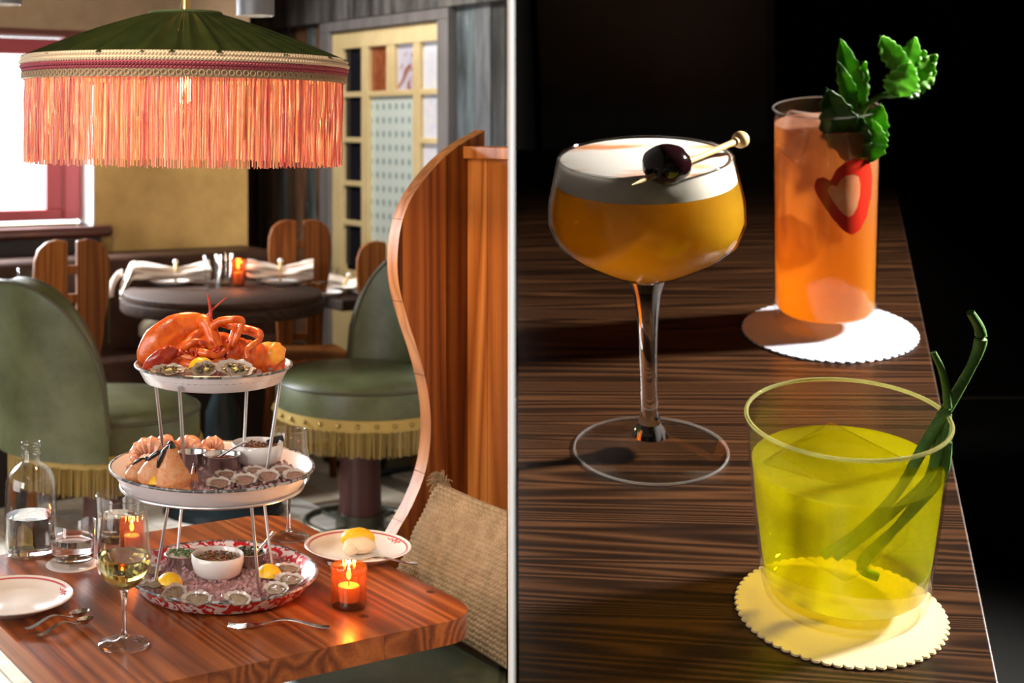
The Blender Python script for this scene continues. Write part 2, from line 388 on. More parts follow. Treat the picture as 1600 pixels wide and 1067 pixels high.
    def build(s, name, mat, parent=None, M=None, smooth=True, bev=0, sub=0, solid=0, kind=None, fix=True, ang=None):
        me = bpy.data.meshes.new(name); me.from_pydata(s.v, [], s.f)
        mats = mat if isinstance(mat, (list, tuple)) else [mat]
        for m in mats: me.materials.append(m)
        for p, k in zip(me.polygons, s.mi): p.material_index = k
        if fix:
            bm = bmesh.new(); bm.from_mesh(me); bmesh.ops.recalc_face_normals(bm, faces=bm.faces); bm.to_mesh(me); bm.free()
        if smooth:
            me.shade_smooth()
            try: me.set_sharp_from_angle(angle=math.radians(ang or 40))
            except Exception: pass
        o = bpy.data.objects.new(name, me); C.objects.link(o)
        if parent is not None: o.parent = parent
        if M is not None: o.matrix_local = M
        if solid:
            md = o.modifiers.new('solid', 'SOLIDIFY'); md.thickness = solid; md.offset = 0
        if bev:
            md = o.modifiers.new('bevel', 'BEVEL'); md.width = bev; md.segments = 3; md.limit_method = 'ANGLE'
        if sub:
            md = o.modifiers.new('sub', 'SUBSURF'); md.levels = sub; md.render_levels = sub
        if kind: o['kind'] = kind
        return o
def tag(o, label, cat, group=None):
    o['label'] = label; o['category'] = cat
    if group: o['group'] = group
    return o
def thing(name, label, cat, M=None, group=None):
    o = bpy.data.objects.new(name, None); o.empty_display_size = .05; C.objects.link(o)
    if M is not None: o.matrix_world = M
    return tag(o, label, cat, group)
def struct(o): o['kind'] = 'structure'; return o
def TM(loc, rz=0, rx=0, ry=0, s=1):
    return Matrix.Translation(Vector(loc)) @ Matrix.Rotation(rz, 4, 'Z') @ Matrix.Rotation(ry, 4, 'Y') @ Matrix.Rotation(rx, 4, 'X') @ Matrix.Scale(s, 4)
def dup(root, M, label, group=None):
    r = root.copy(); C.objects.link(r); r.matrix_world = M; r['label'] = label
    if group: r['group'] = group
    for ch in list(root.children):
        c = ch.copy(); C.objects.link(c); c.parent = r
        for g in list(ch.children):
            d = g.copy(); C.objects.link(d); d.parent = c
    return r
def at(px, py, Y): return Vector(((px-CX)/F*Y, Y, H-(py-CY)/F*Y))          # a point at distance Y
def on(px, py, z): return at(px, py, (H-z)*F/(py-CY))                        # a point on the level plane z
def on_b(px, py, b): q = (px-CX)/F; return at(px, py, b/(-math.sin(TH)*q+math.cos(TH)))   # on a plane across the restaurant
def room(P): return (P.dot(UX), P.dot(WX), P.z)
UI = UM.inverted()
def ul(px, py, yl):                                                          # in the bar table's frame, on its plane y = yl
    o = UI @ Vector((0, 0, H)); d = UI.to_3x3() @ Vector(((px-CX)/F, 1, -(py-CY)/F)); t = (yl-o.y)/d.y; return o+d*t
def ut(px, py, zl=0):                                                        # in the bar table's frame, at height zl
    o = UI @ Vector((0, 0, H)); d = UI.to_3x3() @ Vector(((px-CX)/F, 1, -(py-CY)/F)); t = (zl-o.z)/d.z; return o+d*t
TZ = .765                                                                    # top of the front table

# ------------------------------------------------------------------ the setting
hull = [RP(-2.6, -2.5), RP(-2.6, 6.55), RP(3.47, 6.55), RP(3.47, 8.0), RP(4.2, 8.0)]
PD = (800-CX)/F
yb = 4.2/(math.cos(TH)*PD+math.sin(TH)); hull += [Vector((PD*yb, yb, 0)), Vector((PD*8.5, 8.5, 0)), Vector((8.6, 8.5, 0)), Vector((8.6, -3.45, 0))]
hull[0] = RP(-2.6, -2.5)
CZ = 4.7
MB().prism([(p.x, p.y) for p in hull], -.1, -.012).build('floor', pm('floor_base', (.2, .17, .13), .7), smooth=False)
fl = struct(bpy.data.objects['floor'])
struct(MB().prism([(p.x, p.y) for p in hull], CZ, CZ+.1).build('ceiling', CEIL, smooth=False))
def wall(name, p, q, m, z0=-.1, z1=CZ, t=.1):
    d = (q-p).normalized(); n = Vector((-d.y, d.x, 0))                       # outward to the left of p->q
    return struct(MB().prism([(p.x, p.y), (q.x, q.y), ((q+n*t).x, (q+n*t).y), ((p+n*t).x, (p+n*t).y)], z0, z1).build(name, m, smooth=False))
wall('wall_left', hull[0], hull[1], TAN_UP)
wall('wall_alcove', hull[2], hull[3], TAN_UP)
wall('wall_corner', hull[3], hull[4], TAN_UP)
wr = wall('wall_right', hull[4], hull[5]+WX*.07, pm('barn_wall_back', (.02, .018, .016), .9), t=.02)
wall('wall_far', hull[6], hull[7], DARK_WALL); wall('wall_side', hull[7], hull[8], DARK_WALL); wall('wall_behind', hull[8], hull[0], TAN_UP)
# the partition between the two rooms: white on its end, plaster on the restaurant side, dark on the bar side
k0, k1 = (796.4-CX)/F, (803.8-CX)/F; ya, yz = 1.4, 8.4
mb = MB(); pl = [(k0*ya, ya), (k1*ya, ya), ((PD+.0035)*yz-.02, yz), (PD*yz-.03, yz)]
vs = [(x, y, z) for z in (0, CZ) for x, y in pl]
mb.add(vs, [(0, 1, 5, 4), (2, 3, 7, 6), (0, 3, 2, 1), (4, 5, 6, 7)]); mb.cur = 1; mb.add(vs, [(1, 2, 6, 5)]); mb.cur = 2; mb.add(vs, [(3, 0, 4, 7)])
struct(mb.build('wall_middle', [WHITE, DARK_WALL, pm('partition_plaster', (.42, .36, .29), .85)], smooth=False, fix=False))
# back wall with the window opening (room frame: a to the right, b away)
WB = 6.35; wa0, wa1 = -.6, 2.60; wz0, wz1 = 1.17, 2.10
mb = MB(); mb.bb(-2.7, 3.47, WB, WB+.2, 0, wz0); mb.bb(wa1, 3.47, WB, WB+.2, wz0, wz1); mb.bb(-2.7, wa0, WB, WB+.2, wz0, wz1)
mb.cur = 1; mb.bb(-2.7, 3.47, WB-.02, WB+.2, wz1+.03, CZ)
struct(mb.build('wall_back', [PLASTER, TAN_UP], M=RMAT, smooth=False))
struct(MB().bb(-2.7, wa1, WB-.012, WB+.2, wz1, wz1+.03).build('trim_1', SILL_WOOD, M=RMAT, smooth=False))
struct(MB().bb(wa1-.006, wa1+.002, WB-.004, WB+.21, wz0, wz1).build('trim_2', REVEAL, M=RMAT, smooth=False))
win = struct(MB().bb(wa0, wa1-.01, WB+.15, WB+.2, wz1-.085, wz1-.005).bb(wa0, wa1-.01, WB+.15, WB+.2, wz0+.02, wz0+.075)
             .bb(wa1-.10, wa1-.01, WB+.13, WB+.2, wz0+.02, wz1).bb(wa0, wa0+.09, WB+.13, WB+.2, wz0+.02, wz1).build('window_1', RED_PAINT, M=RMAT, smooth=False, bev=.006))
MB().bb(wa1-.19, wa1-.105, WB+.15, WB+.185, wz0+.075, wz1-.09).build('sash', RED_PAINT, win, smooth=False, bev=.005)
MB().bb(wa0+.1, wa1-.2, WB+.165, WB+.17, wz0+.08, wz1-.09).build('pane', thin_glass('window_pane', (.98, .99, 1)), win, smooth=False)
sp = [(wa0, WB+.19), (wa1+.05, WB+.19), (wa1+.09, WB-.04), (wa1+.07, WB-.075), (wa1+.03, WB-.09), (wa0, WB-.09)]
struct(MB().prism(sp, wz0-.055, wz0+.0).build('trim_3', SILL_WOOD, M=RMAT, bev=.02))
struct(MB().bb(wa0, wa1+.02, WB-.05, WB, .9, wz0-.055).build('trim_4', pm('black_panel', (.012, .01, .01), .5), M=RMAT, smooth=False))
# barn boards on the right wall (a = 4.2), each board a part; local frame: room
random.seed(3)
def clip_b(a, k=.1843):                                                      # b at which a piece of this a meets the partition
    Y = a/(math.cos(TH)*k+math.sin(TH)); return (-math.sin(TH)*k+math.cos(TH))*Y
def b_of(px): q = (px-CX)/F; return (-math.sin(TH)*q+math.cos(TH))*4.17/(math.cos(TH)*q+math.sin(TH))
da0, da1 = b_of(695), b_of(525); HZ = 2.25                                   # the door's extent along b
bmats = [barn('barn_grey', [(.12, .14, .17)], 0), barn('barn_brown', [(.17, .09, .05)], 0), barn('barn_black', [(.045, .05, .055)], 0), barn('barn_blue', [(.1, .14, .17)], 0), barn('barn_umber', [(.09, .05, .03)], 0), barn('barn_pale', [(.2, .2, .21)], 0)]
b = clip_b(4.19, PD)+.03; k = 0
wds = [.1, .13, .15, .11, .19, .12]; order = [2, 0, 3, 5, 1, 0, 3, 1]; k = 0
while b < 8.0:
    wd = wds[k % 6] if b < da1 else wds[(k+2) % 6]*.8
    if da0-.09 < b+wd and b < da1+.1:
        if b < da0-.09: wd = da0-.09-b
        else: b = da1+.1; order = [1, 3, 1, 4, 2, 4, 4, 2]; k = 0; continue
    t = random.uniform(.014, .034); e = min(b+wd-.006, 7.99)
    o = MB().bb(4.19-t, 4.19, b, e, 0, HZ).build('board', bmats[order[k % 8]], wr, smooth=False, bev=.003)
    o.matrix_local = RMAT; b += wd; k += 1
for z0, z1, t in ((HZ, 2.56, .06), (2.565, 2.88, .05), (2.885, 3.2, .055)):
    o = MB().bb(4.19-t, 4.19, clip_b(4.19, PD)+.03, 7.95, z0, z1).build('beam', BARN_BEAM, wr, smooth=False, bev=.004); o.matrix_local = RMAT
mb = MB(); mb.bb(4.12, 4.19, da0-.09, da0, 0, HZ-.06).bb(4.12, 4.19, da1, da1+.1, 0, HZ-.06).bb(4.12, 4.19, da0-.09, da1+.1, HZ-.06, HZ-.005)
struct(mb.build('trim_5', GREY_CASING, M=RMAT, smooth=False, bev=.004))
# the glazed door: frame, muntins, panes
DA = 4.185; dz1 = 2.185
cols = [b_of(p) for p in (525, 540, 569, 580, 608, 621, 650, 661, 692, 695)]  # edges of stiles, panes and muntins, left to right
rows = [2.09, 1.85, 1.82, 1.597, 1.572, 1.357, 1.33, 1.137, 1.113, .89]
dr = struct(MB().bb(DA-.04, DA, cols[9], cols[0], .02, .86).bb(DA-.04, DA, cols[9], cols[0], 2.09, dz1)
            .bb(DA-.04, DA, cols[1], cols[0], .86, 2.09).bb(DA-.04, DA, cols[9], cols[8], .86, 2.09).build('door_1', CREAM, M=RMAT, smooth=False, bev=.003))
for k in (2, 4, 6):                                                          # upright muntins
    lo = 1.835 if k == 4 else .86
    MB().bb(DA-.036, DA-.002, cols[k+1], cols[k], lo, 2.09).build('muntin', CREAM, dr, smooth=False, bev=.003)
for k in (1, 3, 5, 7):
    zc = (rows[k]+rows[k+1])/2
    spans = [(cols[8], cols[1])] if k == 1 else [(cols[2], cols[1]), (cols[8], cols[7])]
    for s0, s1 in spans: MB().bb(DA-.034, DA-.004, s0, s1, zc-.0145, zc+.0145).build('muntin', CREAM, dr, smooth=False, bev=.003)
def pane(s0, s1, z0, z1, m, lab):
    o = MB().bb(DA-.012, DA-.006, s0, s1, z0, z1).build('pane', m, dr, smooth=False)
    if lab: o['label'] = lab
for k in (0, 2, 4, 6, 8): pane(cols[2], cols[1], rows[k+1], rows[k], PANE_DARK, 'dark pane of the left column')
pane(cols[4], cols[3], rows[1], rows[0], PANE_AMBER, 'amber textured pane'); pane(cols[6], cols[5], rows[1], rows[0], PANE_HALF, 'pane half amber, half painted window reflection')
for k in (0, 2, 4, 6, 8): pane(cols[8], cols[7], rows[k+1], rows[k], PANE_REFLECT, 'textured pane with a pale window reflection painted on')
pane(cols[6], cols[3], 1.03, rows[2], PANE_PATTERN, 'large frosted pane with a small repeating pattern')
MB().bb(DA-.036, DA-.002, cols[6], cols[3], .86, 1.03).build('rail_panel', CREAM, dr, smooth=False, bev=.003)
# pale floor planks, as parts of the floor, as far as they can be told apart
random.seed(5); a = -.6
while a < 4.1:
    wd = .15; b0 = 1.9 + random.uniform(-.9, 0)
    while b0 < 6.0:
        ln = random.uniform(.8, 1.3); c = RP(a+wd/2, b0+ln/2); e = RP(a+wd, b0)
        if e.x < PD*e.y-.05:
            o = MB().bb(a+.003, a+wd-.003, b0+.003, min(b0+ln-.003, 6.2), -.012, 0).build('plank', FLOOR, fl, smooth=False); o.matrix_local = RMAT
        b0 += ln
    a += wd
struct(MB().prism([(.19, 1.0), ((PD+.0035)*8.4, 8.4), (8.5, 8.4), (8.5, 1.0)], -.012, -.002).build('floor', pm('dark_bar_floor', (.006, .005, .004), .8), smooth=False))
# ------------------------------------------------------------------ banquette along the back wall
bq = thing('banquette', 'long dark brown leather banquette under the window and tan wall', 'banquette', RMAT.copy())
MB().bb(-1.6, 3.46, 5.98, 6.34, .1, 1.04).build('backrest', BROWN_LEATHER, bq, bev=.05)
MB().bb(-1.6, 3.46, 5.66, 6.05, .46, .62).build('seat', BROWN_LEATHER, bq, bev=.05)
MB().bb(-1.6, 3.46, 5.76, 5.98, .0, .46).build('base', pm('banquette_base', (.02, .011, .008), .6), bq, smooth=False)
for i in range(8): MB().bb(-1.2+i*.62, -1.19+i*.62, 5.975, 5.99, .64, 1.0).build('seam', PIPING, bq, smooth=False)
P = on_b(250, 520, 5.83)
M = Matrix.Translation(RP(room(P)[0], 5.83, .715)) @ RMAT @ Matrix.Rotation(-.35, 4, 'X')
tag(MB().ball((0, 0, 0), (.105, .05, .07), 20, 12, bumpy=.15, bs=2).build('pillow', BEIGE, M=M), 'small beige pillow on the brown banquette behind the lobster', 'pillow')

# ------------------------------------------------------------------ green swivel stools
def stool(M, label, phi, name='swivel_stool'):
    R_ = .335; zb = .64
    t = thing(name, label, 'stool', M, 'green fringed swivel stools')
    MB().lathe([(0, .53), (R_-.03, .53), (R_, .545), (R_, .645), (R_-.01, .667), (R_-.05, .69), (R_-.16, .705), (0, .71)], 64).build('seat', GREEN_LEATHER, t, ang=60)
    MB().torus(R_-.003, .007, (0, 0, .657), 64, 6).build('piping', PIPING, t)
    half = math.radians(52); zt = 1.14
    def fn(u, v):
        q = 2*u-1; ph = phi+q*half; top = zb+(zt-zb)*max(0.0, 1-abs(q)**2.3)**(1/2.0)
        z = .548+(top-.548)*v; r = R_+.012+.075*max(0, (z-.55))
        return (r*math.cos(ph), r*math.sin(ph), z)
    MB().grid(fn, 33, 14).build('backrest', GREEN_LEATHER, t, solid=.075, bev=.018, fix=False, ang=60)
    for sd in (-.04, .04):
        MB().tube([((lambda p, s=sd: (p[0]*(1+s/.36), p[1]*(1+s/.36), p[2]))(fn(i/40, 1.0))) for i in range(41)], .007, 6).build('piping', PIPING, t)
    MB().lathe([(R_+.002, .515), (R_+.006, .515), (R_+.006, .56), (R_+.002, .56)], 64).build('fringe_band', GOLD_CLOTH, t)
    mb = MB(); n = 300
    for i in range(n):
        a = 2*pi*i/n; r = R_+.004+random.uniform(-.003, .003); ln = random.uniform(.09, .103); wv = random.uniform(-.006, .006)
        mb.tube([(r*math.cos(a), r*math.sin(a), .52), (r*math.cos(a+wv), r*math.sin(a+wv), .52-ln*.5), (r*math.cos(a+wv*1.5), r*math.sin(a+wv*1.5), .52-ln)], [.0028, .0032, .0026], 4)
    mb.build('fringe', GOLD_FRINGE, t, kind='stuff', smooth=False)
    nl = MB().ball((0, 0, 0), (.009, .009, .009), 8, 6).build('nailhead', OLD_BRASS, t)
    for i in range(30):
        o = nl if i == 0 else nl.copy()
        if i: C.objects.link(o); o.parent = t
        a = 2*pi*i/30; o.location = ((R_+.008)*math.cos(a), (R_+.008)*math.sin(a), .54)
    MB().lathe([(0, .53), (.075, .53), (.085, .1), (0, .1)], 32).build('pedestal', MAROON, t)
    MB().lathe([(0, .13), (.096, .13), (.1, .02), (.16, .012), (.16, 0), (0, 0)], 32).build('base', BRONZE, t)
    MB().torus(.215, .014, (0, 0, .09), 48, 10).build('foot_ring', BRONZE, t)
    for k in range(4):
        a = pi/4+k*pi/2; MB().tube([(.09*math.cos(a), .09*math.sin(a), .08), (.21*math.cos(a), .21*math.sin(a), .09)], .01, 8).build('spoke', BRONZE, t)
    return t
GOLD_CLOTH = pm('gold_braid', (.4, .27, .07), .6, bmp=(200, .3, .002))
GOLD_FRINGE = strands('gold_fringe', [(.33, .22, .05), (.42, .3, .08), (.26, .17, .035), (.5, .36, .12)], .35)
stool(Matrix.Translation((.413, 5.45, 0)), 'green leather swivel stool beyond the curved wooden booth end', math.radians(42))
stool(Matrix.Translation((-.535, 4.9, 0)), 'green leather swivel stool with its back towards us, behind the water bottle', math.radians(226))

# ------------------------------------------------------------------ wooden split-back chairs
def chair(M, label):
    t = thing('split_back_chair', label, 'chair', M, 'wooden split-back chairs')
    for s in (-1, 1):                                                        # the two halves of the back, in the xz plane, back at y = 0
        half = [(.018, 1.215), (.06, 1.222), (.10, 1.212), (.132, 1.185), (.147, 1.14), (.15, 1.08), (.145, 1.0), (.128, .9), (.112, .78), (.105, .62), (.108, .40),
                (.04, .40), (.035, .62), (.03, .80), (.022, .92), (.018, .955)]
        poly = [(s*x, z) for x, z in half]
        Mx = Matrix(((1, 0, 0, 0), (0, 0, 1, 0), (0, 1, 0, 0), (0, 0, 0, 1)))
        MB().prism(poly, -.018, .018, Mx).build('back_half', CHAIR_WOOD, t, bev=.005)
    for z, wd in ((1.13, .10), (1.02, .10), (.70, .07)):
        MB().box((0, 0, z-.025), (wd*1.4, .03, .034)).build('cross_piece', CHAIR_WOOD, t, bev=.004)
    MB().prism([(-.17, 0), (.17, 0), (.2, .36), (.15, .4), (-.15, .4), (-.2, .36)], .60, .635).build('seat', CHAIR_WOOD, t, bev=.008)
    for sx, y0, y1 in ((-1, .03, -.04), (1, .03, -.04), (-1, .36, .40), (1, .36, .40)):
        MB().tube([(sx*.13, y0, .6), (sx*.17, y1, 0)], [.026, .019], 10).build('leg', CHAIR_WOOD, t)
    MB().tube([(-.158, .38, .25), (.158, .38, .25)], .013, 8).build('foot_rail', CHAIR_WOOD, t)
    return t
c1 = chair(Matrix.Translation((-.71, 5.3, 0)) @ Matrix.Rotation(TH-.15, 4, 'Z'), 'wooden split-back chair seen from behind, below the window sill')
dup(c1, Matrix.Translation((.205, 6.45, 0)) @ Matrix.Rotation(TH-.35, 4, 'Z') @ Matrix.Scale(-1, 4, (0, 1, 0)), 'wooden split-back chair behind the round table')
dup(c1, Matrix.Translation((.595, 6.12, 0)) @ Matrix.Rotation(TH-.5, 4, 'Z') @ Matrix.Scale(.94, 4, (0, 0, 1)), 'wooden split-back chair in front of the glazed door, beyond a green stool')

# ------------------------------------------------------------------ round table and what stands on it
RT = Vector((-.144, 5.95, 0)); RZ = .945
t = thing('round_table', 'dark round pedestal table laid for two, behind the lobster', 'table', Matrix.Translation(RT))
MB().lathe([(0, .915), (.425, .915), (.43, .925), (.43, RZ-.004), (.425, RZ), (0, RZ)], 72).build('tabletop', DARK_WOOD, t)
MB().lathe([(0, .865), (.435, .865), (.442, .875), (.442, .912), (.43, .915), (0, .915)], 72).build('apron', DARK_WOOD, t)
MB().lathe([(0, .865), (.16, .865), (.16, .85), (.05, .82), (.045, .5), (.075, .42), (.075, .22), (.045, .15), (.05, .1), (0, .1)], 32).build('pedestal', IRON, t)
MB().lathe([(0, .1), (.06, .1), (.1, .05), (.25, .03), (.26, 0), (0, 0)], 48).build('base', IRON, t)
def plate(M, label, r=.109, group=None, mark=None, line=True):
    t = thing('plate', label, 'plate', M, group)
    MB().lathe([(0, .004), (r*.62, .003), (r*.66, 0), (r*.7, .003), (r*.86, .011), (r*.99, .018), (r, .0195), (r*.985, .021), (r*.86, .0145), (r*.68, .008), (0, .007)], 64).build('dish', CHINA, t, ang=60)
    if line: MB().lathe([(r*.9, .0163), (r*.935, .0183), (r*.935, .0187), (r*.9, .0167)], 64).build('painted_line', PINK_LINE, t)
    if mark is not None:                                                     # a short handwritten mark on the rim
        mb = MB(); pts = []
        for i in range(28):
            q = i/27; a = mark+(q-.5)*.42; rr = r*(.84+.055*math.sin(q*21)*(.6+.4*math.sin(q*5)))
            pts.append((rr*math.cos(a), rr*math.sin(a), .0152+(rr/r-.86)*.05))
        mb.tube(pts, .0009, 5, sub=3); mb.build('script_mark', RED_MARK, t)
    return t
def cutlery(kind, M, label, L=.19, group=None, m=None):
    t = MB(); m = m or SILVER; h = .012
    n = 24
    def strip(w, zf, th=.0016, y0=0, y1=1):
        vs = []; fs = []
        for i in range(n+1):
            q = y0+(y1-y0)*i/n; wd = w(q)/2; z = zf(q)
            vs += [(-wd, q*L, z+th), (wd, q*L, z+th), (wd*.9, q*L, z), (-wd*.9, q*L, z)]
        for i in range(n):
            for k in range(4): fs.append((i*4+k, i*4+(k+1) % 4, i*4+4+(k+1) % 4, i*4+4+k))
        fs += [(3, 2, 1, 0), (n*4, n*4+1, n*4+2, n*4+3)]; t.add(vs, fs)
    hz = lambda q: .002+.012*math.sin(pi*min(1, max(0, (q-.05)/.75)))**2
    hw = lambda q: .013-.008*min(1, q/.55) if q < .62 else .005
    if kind == 'spoon':
        strip(hw, hz, .002, 0, .75)
        bl = .28*L
        for (nu, nv) in ((14, 8),):
            t.grid(lambda u, v: (.5*bl*.62*v*math.cos(2*pi*u), .7*L+bl*.5+bl*.55*v*math.sin(2*pi*u), .0035+.009*v*v), nu, nv, wrap=True)
            t.grid(lambda u, v: (.5*bl*.62*v*math.cos(2*pi*u), .7*L+bl*.5+bl*.55*v*math.sin(2*pi*u), .0015+.0098*v*v), nu, nv, wrap=True)
    elif kind == 'fork':
        strip(hw, hz, .002, 0, .7); strip(lambda q: .006+.018*min(1, (q-.68)/.1), hz, .002, .68, .82)
        for k in range(4):
            x = -.0096+.0064*k; t.tube([(x, .81*L, hz(.81)+.001), (x*.98, .9*L, .001), (x*.9, L, .004)], [.0018, .0016, .0009], 6, sub=3)
    else:
        strip(lambda q: .014-.002*q, lambda q: .002, .006, 0, .45); strip(lambda q: .018*min(1, (1.02-q)/.2+.2), lambda q: .003, .0015, .45, 1)
    o = t.build(kind, m, M=M); return tag(o, label, kind, group)
def tumbler(M, label, r0, r1, h, fill=0, group=None, wet=None, wall=.0025):
    t = thing('tumbler', label, 'glass', M, group)
    MB().lathe([(0, 0), (r0*.95, 0), (r0, .004), (r1, h-.001), (r1-wall*.5, h), (r1-wall, h-.001), (r0-wall, .012), (r0*.8, .009), (0, .009)], 48).build('glass_wall', GLASS, t, ang=60)
    if fill:
        rf = r0+(r1-r0)*fill/h-wall*1.1
        MB().lathe([(0, .0095), (r0*.8, .0098), (r0-wall*1.1, .0125), (rf, fill), (0, fill)], 48).build('water', wet or WATER, t, ang=60)
    return t
def napkin(name, label, M, L, ring_at, group, flare=1):
    """a rolled linen napkin in a ring; x along the roll"""
    t = thing(name, label, 'napkin', M, group); mb = MB()
    def fn(u, v):
        x = (v-.5)*L; a = 2*pi*u
        d = abs(v-ring_at); r = .034+.022*min(1, d*2.6)
        r *= 1+.16*math.sin(a*5+v*7)+.07*math.sin(a*9-v*5)
        y = r*1.5*math.cos(a); z = .036+.012*min(1, d*2)+r*.7*math.sin(a)
        z = max(z, .002)
        if v < .12*flare: z -= (.12-v)*.9*max(0, 1); x -= 0
        return (x, y, z)
    mb.grid(fn, 60, 28, wrap=True); mb.build('cloth', LINEN, t)
    x = (ring_at-.5)*L
    MB().torus(.045, .006, (x, 0, .036), 24, 8, Matrix.Rotation(pi/2, 3, 'Y')).build('napkin_ring', TWINE, t)
    MB().ball((x, 0, .087), .012, 12, 8).build('pearl', CHINA, t)
    return t
def rt(px, py): p = on(px, py, RZ); return p
p1 = rt(268, 444); plate(Matrix.Translation(p1), 'white plate under the rolled napkin near the tumblers, round table', .11, 'plates on the round table', line=False)
napkin('rolled_napkin', 'rolled linen napkin hanging over the edge of the round table', Matrix.Translation(p1+Vector((-.03, .0, .014))) @ Matrix.Rotation(.12, 4, 'Z'), .40, .62, 'rolled napkins')
p2 = rt(438, 443); plate(Matrix.Translation(p2), 'white plate under the rolled napkin beside the amber candle, round table', .11, 'plates on the round table', line=False)
napkin('rolled_napkin', 'rolled linen napkin on the plate beside the amber candle', Matrix.Translation(p2+Vector((-.0, .0, .016))) @ Matrix.Rotation(-.05, 4, 'Z'), .30, .5, 'rolled napkins', 0)
# the hanging end of the first napkin
nk = bpy.data.objects['rolled_napkin']
mb = MB()
mb.grid(lambda u, v: (-.20-.045*math.sin(v*1.5)-.012*math.sin(u*14), -.055+.12*u, .04-.105*v**1.4+.01*math.sin(u*17)*(1-v)), 24, 10)
mb.build('hanging_end', LINEN, nk, solid=.004)
for px, py, lb in ((332, 449, 'clear tumbler on the round table, nearer the hanging napkin'), (350, 446, 'clear tumbler on the round table, nearer the amber candle')):
    tumbler(Matrix.Translation(rt(px, py)), lb, .034, .045, .142, 0, 'tumblers on the round table')
def candle(M, label, r=.0325, h=.077, group='amber candle glasses', power=.6):
    t = thing('candle_glass', label, 'candle', M, group)
    mod = lambda a, rr, z: 1+.022*math.sin(a*14)*(1 if .01 < z < h*.84 else 0)
    MB().lathe([(0, 0), (r*.93, 0), (r, .005), (r, .012), (r, h*.45), (r, h*.82), (r, h-.012), (r*1.04, h-.01), (r*1.04, h-.004), (r, h), (r*.93, h), (r*.9, .014), (0, .01)], 112, mod=mod).build('holder', AMBER, t, ang=60)
    MB().lathe([(0, .011), (r*.6, .011), (r*.62, h*.5), (r*.55, h*.52), (0, h*.5)], 24).build('wax', WAX, t)
    MB().lathe([(0, h*.62), (.0035, h*.68), (.0048, h*.76), (.0028, h*.88), (0, h*1.0)], 12).build('flame', FLAME, t)
    MB().tube([(0, 0, h*.5), (0, 0, h*.66)], .0009, 6).build('wick', IRON, t)
    l = light('POINT', 'candle_light', (0, 0, 0), None, power, (1, .45, .13), radius=.01); l.parent = t; l.location = (0, 0, h*.86)
    return t
candle(Matrix.Translation(rt(372, 447)), 'glowing amber candle glass on the round table', .031, .12, power=2.0)
cutlery('knife', Matrix.Translation(rt(330, 455)+Vector((0, 0, .001))) @ Matrix.Rotation(1.45, 4, 'Z'), 'knife lying in front of the hanging napkin plate', .2)
cutlery('fork', Matrix.Translation(rt(445, 455)+Vector((0, 0, .001))) @ Matrix.Rotation(1.2, 4, 'Z'), 'fork on the round table in front of the amber candle', .2)
cutlery('spoon', Matrix.Translation(rt(430, 448)+Vector((.1, 0, .001))) @ Matrix.Rotation(-1.0, 4, 'Z'), 'spoon at the edge of the round table, beside the chair back', .17)
# table behind, in front of the glazed door
q = Vector((.6, 6.75, 0)); QZ = .86
t = thing('side_table', 'dark square table by the glazed door, laid with pale napkins', 'table', Matrix.Translation(q) @ Matrix.Rotation(TH, 4, 'Z'))
MB().bb(-.40, .28, -.30, .3, QZ-.05, QZ).build('tabletop', DARK_WOOD, t, bev=.006)
MB().tube([(0, 0, .03), (0, 0, QZ-.05)], .04, 16).build('pedestal', IRON, t); MB().bb(-.2, .2, -.2, .2, 0, .03).build('base', IRON, t, bev=.01)
napkin('folded_napkin', 'pale rolled napkin on the table by the glazed door', Matrix.Translation(on(545, 458, QZ)) @ Matrix.Rotation(-.5, 4, 'Z'), .28, .5, 'napkins by the door', 0)
tumbler(Matrix.Translation(on(518, 452, QZ)), 'clear tumbler on the table by the glazed door', .03, .036, .1)
plate(Matrix.Translation(on(512, 462, QZ)), 'white saucer on the table by the glazed door', .07, line=False)
# tumbler and table corner at the far left
q = Vector((-.985, 5.76, 0))
t = thing('small_table', 'dark table hidden behind the green stools below the window', 'table', Matrix.Translation(q) @ Matrix.Rotation(TH, 4, 'Z'))
MB().bb(-.12, .12, -.12, .11, .88, .93).build('tabletop', DARK_WOOD, t, bev=.006); MB().tube([(0, 0, .0), (0, 0, .88)], .04, 16).build('pedestal', IRON, t)
tumbler(Matrix.Translation(at(41, 449, 5.76).xy.to_3d()+Vector((0, 0, .93))), 'clear tumbler below the window, behind the green stools', .034, .04, .135)

# ------------------------------------------------------------------ hanging lamps
L = Vector((-.1497, 2.9, 0)); LM = Matrix.Translation(L+Vector((0, 0, 1.78))) @ Matrix.Rotation(.013, 4, 'Y')
t = thing('fringed_pendant_lamp', 'large green pleated pendant lampshade with long pink and orange fringe', 'lamp', LM)
VELVET = pm('green_velvet', (.008, .02, .002), .32, var=((.026, .036, .004), 18, (1, 1, 1)))
random.seed(11); ph = [random.uniform(-1.2, 1.2) for _ in range(9)]
def pleat(a, r, z):
    k = min(1, max(.0, (r-.06)/.1)); return 1+k*(.023*math.sin(a*46+ph[0])+.018*math.sin(a*29+ph[1]+r*9)+.010*math.sin(a*71+ph[2]))*(.337/max(r, .05))**.35
prof = []
for i in range(15):
    q = i/14; prof.append((.334-(.334-.075)*q, .012+.098*(1-(1-q)**1.12)))
MB().lathe(prof+[(.07, .108)]+[(r-.006, z-.006) for r, z in prof[::-1]], 360, mod=pleat).build('shade', VELVET, t, ang=70)
MB().torus(.074, .005, (0, 0, .110), 48, 6).build('top_ring', pm('green_gimp', (.05, .07, .02), .7), t)
CREAM_CORD = pm('cream_cord', (.66, .52, .36), .7); ROSE_CORD = pm('rose_cord', (.34, .06, .085), .7); GIMP = pm('taupe_gimp', (.36, .25, .15), .7)
